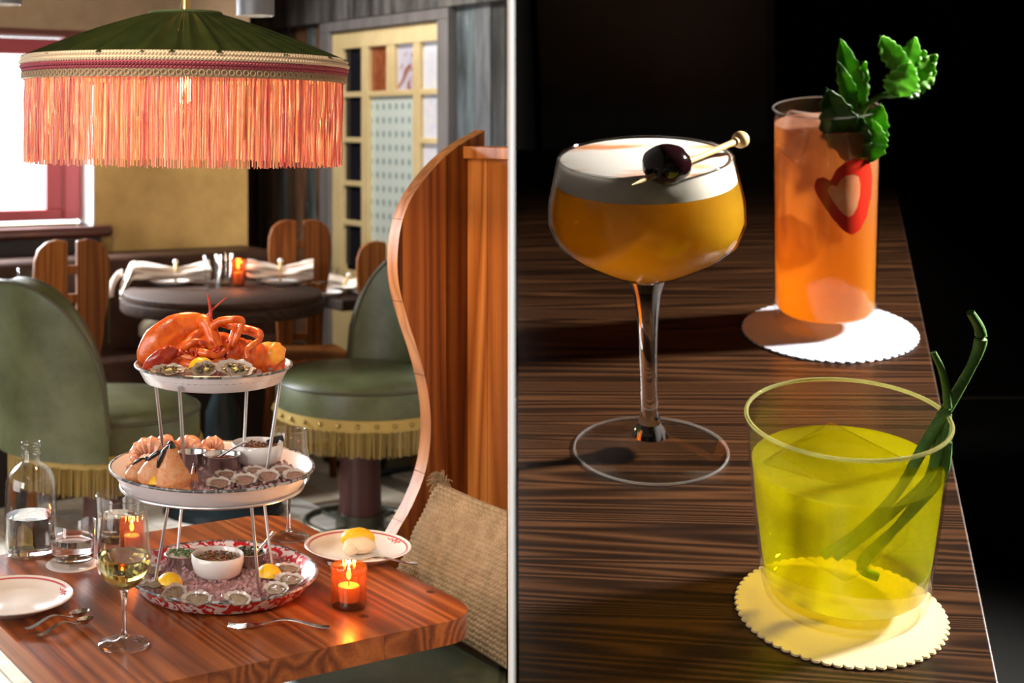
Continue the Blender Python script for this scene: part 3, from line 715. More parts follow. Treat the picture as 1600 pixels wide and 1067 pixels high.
def rope(R, z, rad, m, name, tw=150):
    mb = MB()
    for k in (0, 1):
        mb.tube([((R+rad*.55*math.cos(i*.5*pi*1+k*pi))*math.cos(2*pi*i/(4*tw)), (R+rad*.55*math.cos(i*.5*pi+k*pi))*math.sin(2*pi*i/(4*tw)), z+rad*.55*math.sin(i*.5*pi+k*pi)) for i in range(4*tw+1)], rad*.62, 5, caps=False)
    mb.build(name, m, t)
rope(.338, .010, .0052, CREAM_CORD, 'cream_braid'); rope(.341, .0012, .0052, CREAM_CORD, 'cream_braid'); rope(.340, -.0075, .0048, ROSE_CORD, 'rose_braid'); rope(.337, -.0150, .004, ROSE_CORD, 'rose_braid')
MB().lathe([(.332, .016), (.337, .016), (.337, -.034), (.332, -.034)], 96).build('trim_band', GIMP, t)
mb = MB()
for i in range(150):
    a = 2*pi*i/150; mb.torus(.0052, .0013, (.3395*math.cos(a), .3395*math.sin(a), -.0255), 10, 4, (Matrix.Rotation(a, 3, 'Z') @ Matrix.Rotation(pi/2, 3, 'Y')))
mb.build('looped_gimp', GIMP, t, kind='stuff')
random.seed(21); mb = MB(); n = 860
for i in range(n):
    a = 2*pi*(i+random.uniform(-.3, .3))/n; r = .329+random.uniform(-.005, .004); ln = .2035+random.uniform(-.003, .003); r0 = .00135
    dx = random.gauss(0, .0035); w1 = random.gauss(0, .003)
    pts = []
    for k in range(5):
        q = k/4; aa = a+(dx*q*q+w1*math.sin(q*pi)); rr = r+random.uniform(-.0015, .0015); pts.append((rr*math.cos(aa), rr*math.sin(aa), -.03-(ln-.03)*q))
    mb.tube(pts, [r0, r0*1.1, r0*1.1, r0, r0*.9], 4)
mb.build('fringe', strands('silk_fringe', [(.9, .52, .4), (.92, .6, .46), (.78, .32, .3), (.9, .56, .28), (.62, .2, .22), (.95, .74, .56), (.85, .44, .4)], .55), t, kind='stuff', smooth=False)
MB().lathe([(0, .2), (.008, .2), (.01, .13), (.013, .116), (0, .112)], 20).build('finial', BRASS, t)
MB().tube([(0, 0, .19), (0, 0, CZ-1.78)], .0065, 12).build('rod', BRASS, t)
MB().lathe([(0, .112), (.018, .112), (.018, -.01), (0, -.012)], 20).build('socket', BRASS, t)
for sx, sy in ((-1, 0), (1, 0), (0, 1), (0, -1)): MB().tube([(sx*.01, sy*.01, .1), (sx*.335, sy*.335, .008)], .002, 6).build('spider_arm', BRASS, t)
MB().ball((0, 0, -.05), (.018, .018, .03), 20, 14).build('bulb', BULB, t)
l = light('POINT', 'lamp_light', (0, 0, 0), None, 19, (1, .56, .25), radius=.03); l.parent = t; l.location = (0, 0, -.1)
for px, py, r, lb in ((399, 25, .062, 'grey metal cylinder downlight between the fringed lamp and the glazed door'), (4, 7, .062, 'grey metal cylinder downlight in the top corner above the window')):
    p = at(px, py, 4.5)
    t = thing('cylinder_downlight', lb, 'lamp', Matrix.Translation(p), 'cylinder downlights')
    MB().lathe([(r*.9, .02), (r*.93, 0), (r, 0), (r, .3), (r*.3, .31), (0, .31), (0, .28), (r*.9, .27)], 40).build('body', GREY_METAL, t)
    MB().lathe([(0, .02), (r*.9, .02), (r*.9, .012), (0, .012)], 32).build('lens', LENS, t)
    MB().tube([(0, 0, .3), (0, 0, CZ-p.z)], .008, 8).build('stem', GREY_METAL, t)
    l = light('SPOT', 'downlight', p, None, 9, (1, .8, .58), radius=.04, angle=80); l.parent = t; l.location = (0, 0, -.01); l.matrix_parent_inverse = Matrix()

# ------------------------------------------------------------------ booth: curved end, back, seat, pillow
t = thing('wooden_booth', 'wooden booth with a tall wavy end panel and leather seat', 'booth', Matrix.Identity(4))
edge = [(757, 203), (735, 208), (712, 220), (690, 235), (668, 255), (648, 278), (630, 303), (618, 328), (610, 355), (606, 385), (605, 415), (608, 445), (615, 475), (624, 505), (634, 535),
        (643, 565), (650, 595), (655, 625), (657, 655), (656, 685), (652, 715), (645, 742), (635, 768), (622, 795), (610, 815), (597, 838), (572, 872), (535, 915), (505, 960)]
B0, BT = 2.74, .043
pts = [room(on_b(x, y, B0+BT)) for x, y in edge]
prof = [(p[0], p[2]) for p in pts]; prof[0] = (2.174, prof[0][1])
def dens(pr):
    out = []
    for i in range(len(pr)-1):
        p0, p1, p2, p3 = [Vector(pr[k]) for k in (max(i-1, 0), i, i+1, min(i+2, len(pr)-1))]
        for k in range(4):
            q = k/4; out.append(tuple(.5*((2*p1)+(p2-p0)*q+(2*p0-5*p1+4*p2-p3)*q*q+(3*p1-p0-3*p2+p3)*q**3)))
    return out+[tuple(pr[-1])]
prof = dens(prof)
lo = (1.36, .0)
n = len(prof)
mb = MB(); ring = [(a, z) for a, z in prof]+[(1.36, prof[-1][1]-.12), (1.36, 0), (2.174, 0)]
m_ = len(ring)
vs = [(a, B0, z) for a, z in ring]+[(a, B0+BT, z) for a, z in ring]
mb.add(vs, [tuple(range(m_)), tuple(range(m_, 2*m_))[::-1]]); mb.cur = 1
mb.add(vs, [(i, (i+1) % m_, m_+(i+1) % m_, m_+i) for i in range(m_)])
panel = mb
cuts_a = [1.2, 1.86, 1.925, 1.99, 2.055, 2.3]
for a0, a1 in zip(cuts_a, cuts_a[1:]):                                       # the end panel is glued up from upright boards
    o = panel.build('end_board', [BOOTH_WOOD, EDGE_WOOD], t, RMAT, smooth=False)
    bm = bmesh.new(); bm.from_mesh(o.data)
    for co, sg in ((a0, -1), (a1-.0004, 1)):
        g = bmesh.ops.bisect_plane(bm, geom=bm.verts[:]+bm.edges[:]+bm.faces[:], plane_co=(co, 0, 0), plane_no=(sg, 0, 0), clear_outer=True)
        ce = [e for e in g['geom_cut'] if isinstance(e, bmesh.types.BMEdge)]
        if ce: bmesh.ops.edgenet_fill(bm, edges=ce)
    left = set(bm.verts); isl = []
    while left:                                                              # a board may be cut in two by the wavy edge
        st = [left.pop()]; got = set(st)
        while st:
            for e in st.pop().link_edges:
                for v in e.verts:
                    if v in left: left.discard(v); got.add(v); st.append(v)
        isl.append(got)
    full = bm
    for i, got in enumerate(isl):
        b2 = full.copy(); idx = {v.co.to_tuple(5) for v in got}
        bmesh.ops.delete(b2, geom=[v for v in b2.verts if v.co.to_tuple(5) not in idx], context='VERTS')
        me2 = o.data if i == 0 else o.data.copy(); b2.to_mesh(me2); b2.free()
        if i: o2 = o.copy(); o2.data = me2; C.objects.link(o2)
    full.free()
for b0, b1 in ((clip_b(2.12), 2.66), (2.662, B0-.001)):
    bk = max(b0, clip_b(2.165))
    MB().prism([(2.12, b0), (2.12, b1), (2.165, b1), (2.165, min(bk, b1-.002))], .02, 1.573).build('back_board', BACK_WOOD_LIT, t, RMAT, smooth=False)
MB().prism([(2.105, clip_b(2.105)), (2.105, B0-.001), (2.17, B0-.001), (2.17, clip_b(2.17))], 1.574, 1.605).build('cap_rail', BACK_WOOD_LIT, t, RMAT, bev=.003)
sz = .565; ns = [(1.36, B0-.002), (2.118, B0-.002), (2.118, clip_b(2.118)+.004), (1.36, clip_b(1.36)+.004)]
MB().prism(ns, sz-.09, sz).build('seat', BENCH_LEATHER, t, RMAT, bev=.02)
MB().prism([(1.40, B0-.004), (2.116, B0-.004), (2.116, clip_b(2.116)+.01), (1.40, clip_b(1.40)+.01)], 0, sz-.09).build('seat_base', BOOTH_WOOD, t, RMAT, smooth=False)
# knitted pillow, aligned with the booth back, its far corner carrying a tassel
TL = Vector((.425, 3.15, .838)); vdir = -WX; hd = (Vector((-.118, -.064, -.232))); hl = hd.length; hd.normalize()
ex = vdir; ey = -hd; ez = ex.cross(ey).normalized()
if ez.dot(Vector((-.5, -.7, .3))) < 0: ez = -ez
wd_, ht_ = .44, hl+.03; cen = TL+ex*wd_/2-ey*ht_/2
PM = Matrix(((ex.x, ey.x, ez.x, cen.x), (ex.y, ey.y, ez.y, cen.y), (ex.z, ey.z, ez.z, cen.z), (0, 0, 0, 1)))
bm = bmesh.new()
def pil(side):
    nu, nv = 230, 150; vv = []
    for i in range(nu):
        for j in range(nv):
            x = 2*i/(nu-1)-1; y = 2*j/(nv-1)-1
            th = .062*((1-abs(x)**2.6)*(1-abs(y)**2.6))**.42
            row = math.floor((x+1)*23); s = ((x+1)*23-row)-.5
            st = abs(math.sin((y+1)*27*pi/2+abs(s)*2.4+ (0 if row % 2 else .4)))
            kn = .0085*(math.cos(s*pi)**.6)*(.35+.65*st) if abs(x) < .995 and abs(y) < .995 else 0
            ns_ = 1-.05*(1-abs(y))*abs(x)**3
            vv.append(bm.verts.new((x*wd_/2*(1-.06*(1-y*y)*abs(x)**4), y*ht_/2*(1-.05*(1-x*x)), side*(th+kn)+.004*noise.noise((x*3, y*3, side)))))
    for i in range(nu-1):
        for j in range(nv-1):
            q = (vv[i*nv+j], vv[(i+1)*nv+j], vv[(i+1)*nv+j+1], vv[i*nv+j+1]); bm.faces.new(q if side > 0 else q[::-1])
pil(1); pil(-1)
pn = Vector((1, -.1838, 0)).normalized()                                     # trimmed where the partition stands
bmesh.ops.transform(bm, matrix=PM, verts=bm.verts)
r = bmesh.ops.bisect_plane(bm, geom=bm.verts[:]+bm.edges[:]+bm.faces[:], plane_co=(-.004, 0, 0), plane_no=pn, clear_outer=True)
bmesh.ops.transform(bm, matrix=PM.inverted(), verts=bm.verts)
me = bpy.data.meshes.new('knit_pillow'); bm.to_mesh(me); bm.free(); me.materials.append(KNIT); me.shade_smooth()
t = thing('knitted_pillow', 'tan chunky knitted pillow with tassel leaning on booth back', 'pillow', PM)
o = bpy.data.objects.new('cover', me); C.objects.link(o); o.parent = t
random.seed(4); mb = MB(); c0 = Vector((-wd_/2+.012, ht_/2-.008, 0))
for i in range(150):
    d = Vector((random.gauss(-.5, .55), random.gauss(-.15, .6), random.gauss(.2, .5))).normalized()*random.uniform(.022, .034)
    mb.tube([c0, c0+Vector((-.012, .012, .0))+d*.55, c0+Vector((-.014, .01, 0))+d+Vector((0, -.006, 0))], [.0012, .0013, .001], 4, sub=2)
mb.build('tassel', KNIT, t, kind='stuff'); 
MB().ball(c0+Vector((-.004, .004, 0)), .009, 10, 8).build('tassel_knot', KNIT, t)

# ------------------------------------------------------------------ the front table: planks under one rounded outline (room frame)
ta0, ta1, tb0, tb1, tr = .788, 1.585, 1.992, 2.752, .085
t = thing('dining_table', 'reddish fir plank table with rounded corners holding the seafood tower', 'table', Matrix.Identity(4))
def ext(a):
    d = min(a-ta0, ta1-a); k = 0 if d >= tr else tr-math.sqrt(max(0, tr*tr-(tr-d)**2)); return tb0+k, tb1-k
cuts = [ta0, .905, 1.015, 1.13, 1.245, 1.36, 1.47, ta1]
for i in range(7):
    a0, a1 = cuts[i]+(.0002 if i else 0), cuts[i+1]-(.0002 if i < 6 else 0)
    ss = [a0+(a1-a0)*k/14 for k in range(15)]
    poly = [(a, ext(a)[0]) for a in ss]+[(a, ext(a)[1]) for a in ss[::-1]]
    MB().prism(poly, TZ-.043, TZ).build('plank', TABLE_WOOD, t, RMAT, ang=25)
MB().bb(1.1, 1.28, 2.28, 2.46, .04, TZ-.06).build('pedestal', IRON, t, RMAT, bev=.01); MB().bb(.95, 1.43, 2.13, 2.61, TZ-.06, TZ-.043).build('mounting_plate', IRON, t, RMAT, smooth=False)
MB().bb(1.0, 1.36, 2.18, 2.56, 0, .04).build('base', IRON, t, RMAT, bev=.01)

# ------------------------------------------------------------------ glassware and plates on the front table
def T_(px, py, dz=0): return on(px, py, TZ)+Vector((0, 0, dz))
p = T_(48, 866)
t = thing('water_bottle', 'clear glass bottle half full of water', 'bottle', Matrix.Translation(p))
MB().lathe([(0, .004), (.04, .002), (.046, 0), (.052, .006), (.0535, .015), (.0535, .135), (.051, .155), (.043, .173), (.030, .185), (.0205, .192), (.018, .198), (.018, .206), (.0205, .208), (.0205, .213), (.018, .215),
             (.018, .222), (.0208, .224), (.0208, .233), (.019, .235), (.0165, .234), (.0155, .195), (.028, .182), (.041, .170), (.0485, .153), (.051, .134), (.051, .016), (.047, .008), (0, .009)], 56).build('glass_body', GLASS, t, ang=60)
MB().lathe([(0, .0095), (.047, .0098), (.0505, .017), (.0505, .083), (0, .083)], 48).build('water', WATER, t, ang=60)
def scallop_disc(name, label, M, r, th, m, n=56, amp=.022):
    o = MB().lathe([(0, 0), (r*.985, 0), (r, th*.5), (r*.99, th), (r*.9, th*.98), (r*.88, th*.93), (r*.86, th), (0, th)], n*8, mod=lambda a, rr, z: 1-amp+amp*abs(math.sin(a*n/2))**.6 if rr > r*.95 else 1).build(name, m, M=M, ang=30)
    return tag(o, label, 'coaster')
p = T_(113, 882)
scallop_disc('paper_coaster', 'scalloped pink-white paper coaster under the water glass, front table', Matrix.Translation(p), .0535, .0016, PAPER)
tumbler(Matrix.Translation(p+Vector((0, 0, .0018))), 'tumbler of water on paper coaster beside the bottle', .0455, .0485, .087, .055)
tumbler(Matrix.Translation(T_(184, 842)), 'tumbler behind the front wine glass, near the tower', .044, .0486, .098, .052)
candle(Matrix.Translation(T_(206, 862)), 'amber candle glass seen behind the bowl of the front wine glass', .026, .068, power=.5)
candle(Matrix.Translation(T_(545, 947)), 'amber ribbed candle glass on the bare front corner of the table', .0325, .077, power=1.3)
def wine_glass(M, label, fill=0):
    t = thing('wine_glass', label, 'glass', M, 'wine glasses')
    bowl = [(.004, .094), (.012, .0965), (.024, .103), (.037, .115), (.0455, .128), (.0477, .140), (.0462, .160), (.0418, .195), (.0375, .232)]
    MB().lathe(bowl+[(.0371, .233), (.0367, .232)]+[(r-.0011, z+.0002) for r, z in bowl[::-1][1:-1]]+[(0, .0955)], 56).build('bowl', GLASS, t, ang=80)
    MB().lathe([(0, .0955), (.009, .0957), (.0065, .09), (.0042, .075), (.0036, .05), (.0042, .022), (.007, .013), (.0, .011)], 40).build('stem', SOLID_GLASS, t, ang=80)
    MB().lathe([(.0065, .0125), (.016, .0068), (.03, .0042), (.043, .003), (.0444, .0018), (.043, 0), (.03, .0005), (0, .001)], 48).build('foot', GLASS, t, ang=80)
    MB().torus(.0437, .0011, (0, 0, .0015), 56, 6).build('foot_rim', SOLID_GLASS, t); MB().torus(.0371, .0007, (0, 0, .2325), 56, 6).build('lip', SOLID_GLASS, t)
    if fill:
        inn = [(r-.0013, z+.0004) for r, z in bowl if z < fill and r > .005]
        MB().lathe([(0, .0962)]+inn+[(.0455, fill), (0, fill)], 48).build('wine', WINE, t, ang=60)
    return t
wine_glass(Matrix.Translation(T_(194, 1007)), 'wine glass holding white wine at front of table', .153)
wine_glass(Matrix.Translation(T_(451, 839)), 'empty wine glass behind the tower, partly hidden by the middle tray', 0)
pr = T_(559, 866); plate(Matrix.Translation(pr), 'white rose-rimmed plate holding the wrapped lemon, beside the pillow', .111, 'rose-rimmed plates', mark=.55)
pl_ = T_(22, 945); plate(Matrix.Translation(pl_), 'empty white rose-rimmed plate at the table corner beside two spoons', .109, 'rose-rimmed plates', mark=.35)
t = thing('wrapped_lemon', 'half lemon wrapped in muslin on the rose-rimmed plate', 'lemon', Matrix.Translation(pr+Vector((.0, -.004, .008))))
MB().ball((0, .006, .024), (.036, .026, .022), 24, 14, bumpy=.06).build('peel', LEMON, t)
MB().ball((.002, -.018, .017), (.034, .016, .017), 24, 14, bumpy=.16, bs=4).build('muslin_wrap', NET, t); MB().ball((-.018, -.03, .012), (.016, .012, .012), 12, 8, bumpy=.3).build('muslin_knot', NET, t)
cutlery('fork', Matrix.Translation(at(652, 882, 2.76)) @ Matrix.Rotation(1.60, 4, 'Z') @ Matrix.Rotation(.0, 4, 'X'), 'fork resting across the plate with the wrapped lemon', .18)
def lay(kind, p0, p1, label, dz=.001):                                       # from the handle's end p0 to the far end p1 on the table
    a_, b_ = T_(*p0), T_(*p1); d_ = b_-a_
    return cutlery(kind, Matrix.Translation(a_+Vector((0, 0, dz))) @ Matrix.Rotation(math.atan2(d_.y, d_.x)-pi/2, 4, 'Z'), label, d_.length)
lay('spoon', (60, 997), (146, 974), 'spoon of the pair lying nearer the front wine glass')
lay('spoon', (40, 991), (139, 967), 'spoon of the pair lying nearer the empty plate', .006)
f0, f1 = T_(515, 983), T_(356, 980); d = f1-f0
cutlery('fork', Matrix.Translation(f0+Vector((0, 0, .001))) @ Matrix.Rotation(math.atan2(d.y, d.x)-pi/2, 4, 'Z'), 'fork lying on the bare wood in front of the tower', .18)

# ------------------------------------------------------------------ the seafood tower
TC = Vector((-.073, 2.655, 0)); zB, zM, zT = TZ+.036, 1.0, 1.196
rB, rM, rT = .183, .196, .150
cB = Vector((-.066, 2.645, 0)); cM = Vector((-.085, 2.655, 0)); cT = Vector((-.082, 2.65, 0))
def tray(name, label, c, z, r, depth, m):
    t = thing(name, label, 'tray', Matrix.Translation(c+Vector((0, 0, z))))
    ri = r*.80
    MB().lathe([(0, -depth), (ri, -depth), (ri+.012, -depth+.004), (r-.004, -.004), (r, 0), (r-.003, .001), (r-.008, -.003), (ri+.008, -depth+.006), (ri-.004, -depth+.003), (0, -depth+.003)], 72).build('dish', m, t, ang=50)
    MB().torus(r, .003, (0, 0, 0), 72, 8).build('rim', RIM, t)
    return t
tray('speckled_tray', 'red and white speckled enamel tray at bottom of tower', cB, zB, rB, .034, RED_SPECKLE)
tray('enamel_tray', 'white enamel middle tray holding crab claws and clams', cM, zM, rM, .044, ENAMEL)
tray('enamel_tray', 'white enamel top tray under the lobster', cT, zT, rT, .034, ENAMEL)
t = thing('tower_stand', 'steel wire stand carrying the three seafood trays', 'stand', Matrix.Identity(4))
MB().torus(rT-.012, .003, cT+Vector((0, 0, zT-.013)), 64, 8).build('ring', WIRE, t)
MB().torus(rM-.02, .003, cM+Vector((0, 0, zM-.036)), 64, 8).build('ring', WIRE, t)
up = [(243, 596, 2.62, 254, 697, 2.655), (280, 604, 2.52, 288, 727, 2.56), (386, 600, 2.76, 381, 700, 2.71), (438, 596, 2.63, 417, 732, 2.62)]
for x0, y0, Y0, x1, y1, Y1 in up: MB().tube([at(x0, y0, Y0), at(x1, y1, Y1)], .0034, 10).build('rod', WIRE, t)
dn = [(264, 782, 2.56, 239, 928, 2.555), (284, 788, 2.74, 277, 868, 2.72), (393, 790, 2.52, 406, 938, 2.53), (413, 786, 2.72, 424, 880, 2.69)]
for x0, y0, Y0, x1, y1, Y1 in dn: MB().tube([at(x0, y0, Y0), at(x1, y1, Y1)], .0032, 10).build('rod', WIRE, t)
# crushed ice
def ice_bed(label, c, z, r, n, seed, m=ICE):
    random.seed(seed); mb = MB()
    mb.lathe([(0, -.02), (r, -.02), (r, -.006), (r*.6, 0), (0, .002)], 40, c=c+Vector((0, 0, z)), mod=lambda a, rr, zz: 1+.02*math.sin(a*17))
    for i in range(n):
        q = r*math.sqrt(random.random())*.98; a = random.uniform(0, 2*pi); s = random.uniform(.004, .009)
        mb.box(c+Vector((q*math.cos(a), q*math.sin(a), z+random.uniform(-.004, .006))), (s, s*random.uniform(.6, 1.2), s*random.uniform(.5, 1)),
               Matrix.Rotation(random.uniform(0, 6), 3, (random.random()+.01, random.random(), random.random())))
    o = mb.build('crushed_ice', m, kind='stuff', smooth=False); tag(o, label, 'ice'); return o
ice_bed('crushed ice bed in the red speckled tray', cB, zB-.010, rB*.84, 900, 1); ice_bed('crushed ice bed in the middle enamel tray', cM, zM-.014, rM*.83, 700, 2)
ice_bed('crushed ice bed in the top tray under lobster', cT, zT-.014, rT*.8, 120, 3)
# oysters and clams
random.seed(9)
def oyster_proto(kind):
    t = thing(kind, 'x', kind, None, None); mb = MB(); wd = .62 if kind == 'oyster' else .86
    def outl(a):
        x = math.cos(a); k = 1-.28*max(0, -x) if kind == 'oyster' else 1-.06*max(0, -x)
        return (x*(1+.03*math.sin(5*a)), math.sin(a)*wd*k*(1+.05*math.sin(7*a+1)))
    def fn(u, v):
        a = 2*pi*u; x, y = outl(a); rr = v*(1+.05*math.sin(a*11)*v); return (x*rr, y*rr, .24*v**2.2+(.05*math.sin(a*6+1)+.03*math.sin(a*11))*v*v-.02)
    def fo(u, v):
        a = 2*pi*u; x, y = outl(a); rr = v*(1.04+.07*math.sin(a*11)*v); return (x*rr, y*rr, .24*v**2-.06-.1*(1-v)+.02*math.sin(v*24)+(.05*math.sin(a*6+1)+.03*math.sin(a*11))*v*v)
    mb.grid(fo, 36, 8, wrap=True); s = mb.build('shell', SHELL, t)
    MB().grid(fn, 36, 8, wrap=True).build('pearly_lining', NACRE, t)
    mm = OMEAT if kind == 'oyster' else CMEAT
    MB().ball((.06, 0, .07), (.7, wd*.7, .17), 26, 14, bumpy=.45, bs=2.8).build('meat', mm, t)
    mb = MB()
    mb.tube([((.58+.07*math.sin(a*1.9))*math.cos(.5+a/24*3.9)+.05, wd*(.56+.06*math.sin(a*1.3))*math.sin(.5+a/24*3.9), .15+.03*math.sin(a*1.7)) for a in range(25)], [.02+.028*math.sin(a/24*pi)+.012*math.sin(a*2.1) for a in range(25)], 6)
    mb.build('frill', FRILL, t)
    return t
OMEAT = MEAT; CMEAT = CLAM_MEAT; FRILL = pm('dark_frill', (.2, .13, .085), .25)
protos = {}
def shellfish(kind, px, py, z, L, rz, rx, ry, label, group):
    p = on(px, py, z); M = TM(p, rz, rx, ry, L/2)
    if kind not in protos:
        protos[kind] = oyster_proto(kind); t = protos[kind]; t.matrix_world = M; t['label'] = label; t['group'] = group; return t
    return dup(protos[kind], M, label, group)
zb_ = zB-.002
for px, py, L, rz, rx, ry, lb in (
    (238, 915, .052, .2, .2, 0, 'oyster behind the left rod, beside the front wine glass'), (270, 929, .058, .75, .75, -.1, 'oyster tipped up before the left lemon wedge'),
    (306, 938, .058, .15, .45, 0, 'narrow oyster on the front rim below the white bowl'), (371, 937, .052, -.3, .5, .1, 'pale oyster at the tray front beside the right rod'),
    (432, 922, .056, -.75, .4, 0, 'plump oyster at the front right rim of speckled tray'), (452, 908, .060, -.5, .35, 0, 'long oyster beside the right lemon wedge'),
    (448, 891, .056, -.3, .3, 0, 'rearmost dark oyster at the right rim of speckled tray'), (232, 893, .05, .5, .3, 0, 'dark oyster behind the bowl of the front wine glass'), (330, 872, .05, .3, .2, 0, 'oyster behind the white bowl on the speckled tray')):
    shellfish('oyster', px, py, zb_+.004, L, rz, rx, ry, lb, 'oysters on the speckled tray')
zm_ = zM-.006
for px, py, L, rz, rx, ry, lb in (
    (341, 757, .048, .1, .25, 0, 'clam at the front rim, nearest the crab claws'), (381, 752, .050, -.1, .3, 0, 'large clam in the middle of the front row'),
    (352, 743, .042, .3, .15, 0, 'clam just under the sauce cup'), (397, 737, .042, .2, .2, 0, 'clam close under the white bowl, middle tray'),
    (417, 746, .050, -.2, .35, 0, 'clam beside the foot of the right rod'), (440, 737, .044, .1, .25, 0, 'clam behind the right rod'), (460, 745, .048, .15, .3, 0, 'clam at the right end of the middle tray')):
    shellfish('clam', px, py, zm_, L, rz, rx, ry, lb, 'clams on the middle tray')
zt_ = zT+.004
for px, py, L, rz, rx, ry, lb in (
    (262, 582, .066, .0, .35, 0, 'dressed oyster at front left of the top tray'), (318, 579, .056, .5, .7, -.15, 'dressed oyster standing at the middle front of the top tray'),
    (366, 579, .074, -.15, .6, .1, 'large dressed oyster with pale shell, front of top tray')):
    o = shellfish('oyster', px, py, zt_+.004, L, rz, rx, ry, lb, 'dressed oysters on the top tray')
    mb = MB(); random.seed(px)
    for i in range(46): mb.ball((random.gauss(.05, .26), random.gauss(0, .16), .2+random.uniform(0, .06)), random.uniform(.03, .06), 6, 4)
    mb.build('herb_topping', [HERB_DARK], o, kind='stuff')
    MB().ball((.1, -.1, .2), (.22, .14, .09), 14, 8, bumpy=.5).build('butter', LEMON_FLESH, o)
# lemon wedges
def lemon(px, py, z, label, rz, L=.05, tip=.9):
    t = thing('lemon_wedge', label, 'lemon', TM(on(px, py, z), rz, tip), 'lemon wedges')
    mb = MB(); mb.grid(lambda u, v: (L/2*math.sin((v-.5)*pi), L*.46*math.cos((v-.5)*pi)*math.cos(pi*u*.75+.0), L*.46*math.cos((v-.5)*pi)*math.sin(pi*u*.75)), 18, 14); mb.build('peel', LEMON, t, fix=False)
    for s in (0, .75):
        MB().grid(lambda u, v: (L/2*math.sin((v-.5)*pi)*.99, L*.45*u*math.cos((v-.5)*pi)*math.cos(pi*s), L*.45*u*math.cos((v-.5)*pi)*math.sin(pi*s)), 8, 14).build('cut_face', LEMON_FLESH, t, fix=False)
    return t
lemon(265, 914, zB-.002, 'lemon wedge left of the white bowl on the speckled tray', .3, .05, .7); lemon(420, 901, zB-.004, 'lemon wedge right of the white bowl on the speckled tray', -.3, .052, .6)
lemon(252, 758, zM-.004, 'lemon wedge before the crab claws on the middle tray', -.1, .048, .5); lemon(315, 577, zT+.004, 'lemon slice tucked behind the dressed oysters', .1, .05, .3)
# cups and bowls
def cup(px, py, z, label, r0, r1, h, m, fill, fm, fz, bits=None):
    t = thing('sauce_cup' if m is STEEL else 'small_bowl', label, 'cup' if m is STEEL else 'bowl', Matrix.Translation(on(px, py, z)))
    if m is STEEL: pr = [(0, 0), (r0, 0), (r1, h), (r1+.0015, h+.001), (r1, h+.002), (r1-.0015, h), (r0-.001, .002), (0, .002)]
    else: pr = [(0, 0), (r0*.75, 0), (r0*.8, .003), (r0*1.2, .006), (r1*.9, h*.35), (r1, h*.75), (r1*.99, h), (r1*.965, h+.001), (r1*.94, h*.98), (r1*.9, h*.5), (r0, .012), (0, .009)]
    MB().lathe(pr, 48).build('vessel', m, t, ang=50)
    MB().lathe([(0, fz-.008), (r1*.86, fz-.008), (r1*.9, fz), (r1*.4, fz+.003), (0, fz+.004)], 36, mod=lambda a, r, zz: 1+.02*math.sin(a*9)).build('filling', fm, t)
    if bits:
        mb = MB(); random.seed(px)
        for i in range(bits[1]):
            q = r1*.8*math.sqrt(random.random()); a = random.uniform(0, 6.28)
            mb.ball((q*math.cos(a), q*math.sin(a), fz+.004+random.uniform(0, .004)), (random.uniform(.0015, .004), random.uniform(.001, .003), .0018), 6, 4, Matrix.Rotation(a*3, 3, 'Z'))
        mb.build('chopped_topping', bits[0], t, kind='stuff')
    return t
cup(340, 906, zB-.016, 'white bowl of pickled relish in the middle of the speckled tray', .026, .0505, .050, CHINA, 1, MIGNONETTE, .038, (strands('relish_bits', [(.16, .02, .03), (.3, .2, .05), (.06, .09, .02), (.45, .07, .04), (.35, .24, .1)], .2), 130))
cup(284, 888, zB-.012, 'steel cup of creamy sauce with chives on the speckled tray', .025, .0325, .028, STEEL, 1, SAUCE_WHITE, .025, (HERB, 60))
cup(388, 886, zB-.012, 'steel cup of green herb relish on the speckled tray', .027, .0345, .03, STEEL, 1, SAUCE_GREEN, .026, (HERB_DARK, 70))
cup(300, 735, zM-.016, 'steel cup of dark dipping sauce beside the crab claws', .022, .0265, .036, STEEL, 1, pm('dark_sauce', (.03, .012, .006), .15, coat=.5), .024)
sc = cup(347, 738, zM-.014, 'steel cup of red sauce with a small spoon in it', .029, .0345, .034, STEEL, 1, SAUCE_RED, .027)
cup(402, 728, zM-.016, 'white bowl of mignonette on the middle tray', .03, .051, .046, CHINA, 1, MIGNONETTE, .034, (strands('mignonette_bits', [(.4, .05, .03), (.08, .08, .02), (.5, .2, .06)], .2), 90))
pv = on(347, 738, zM-.014)
tag(MB().tube([pv+Vector((-.008, 0, .028)), pv+Vector((.022, -.008, .048)), pv+Vector((.046, -.012, .062))], [.0035, .003, .0045], 8, flat=.6, sub=3).build('sauce_spoon', SILVER), 'small spoon handle in the steel cup of red sauce', 'spoon')
b0 = at(418, 693, 2.74); b1 = at(443, 684, 2.74)
t = thing('oyster_knife', 'black-handled small knife lying across the back of the middle tray', 'knife', Matrix.Identity(4))
MB().tube([b0, b0.lerp(b1, .5)+Vector((0, 0, .001)), b1], [.0065, .0075, .006], 12, sub=4).build('handle', pm('black_handle', (.008, .008, .009), .25), t); MB().tube([b0, b0+Vector((-.055, .01, -.012))], [.004, .002], 8, flat=.4).build('blade', SILVER, t)
b0 = at(398, 866, 2.68); b1 = at(428, 832, 2.72)
tag(MB().tube([b0, b0.lerp(b1, .5), b1], [.003, .0026, .0052], 8, flat=.5, sub=4).build('relish_spoon', SILVER), 'spoon handle rising from the green relish cup', 'spoon')
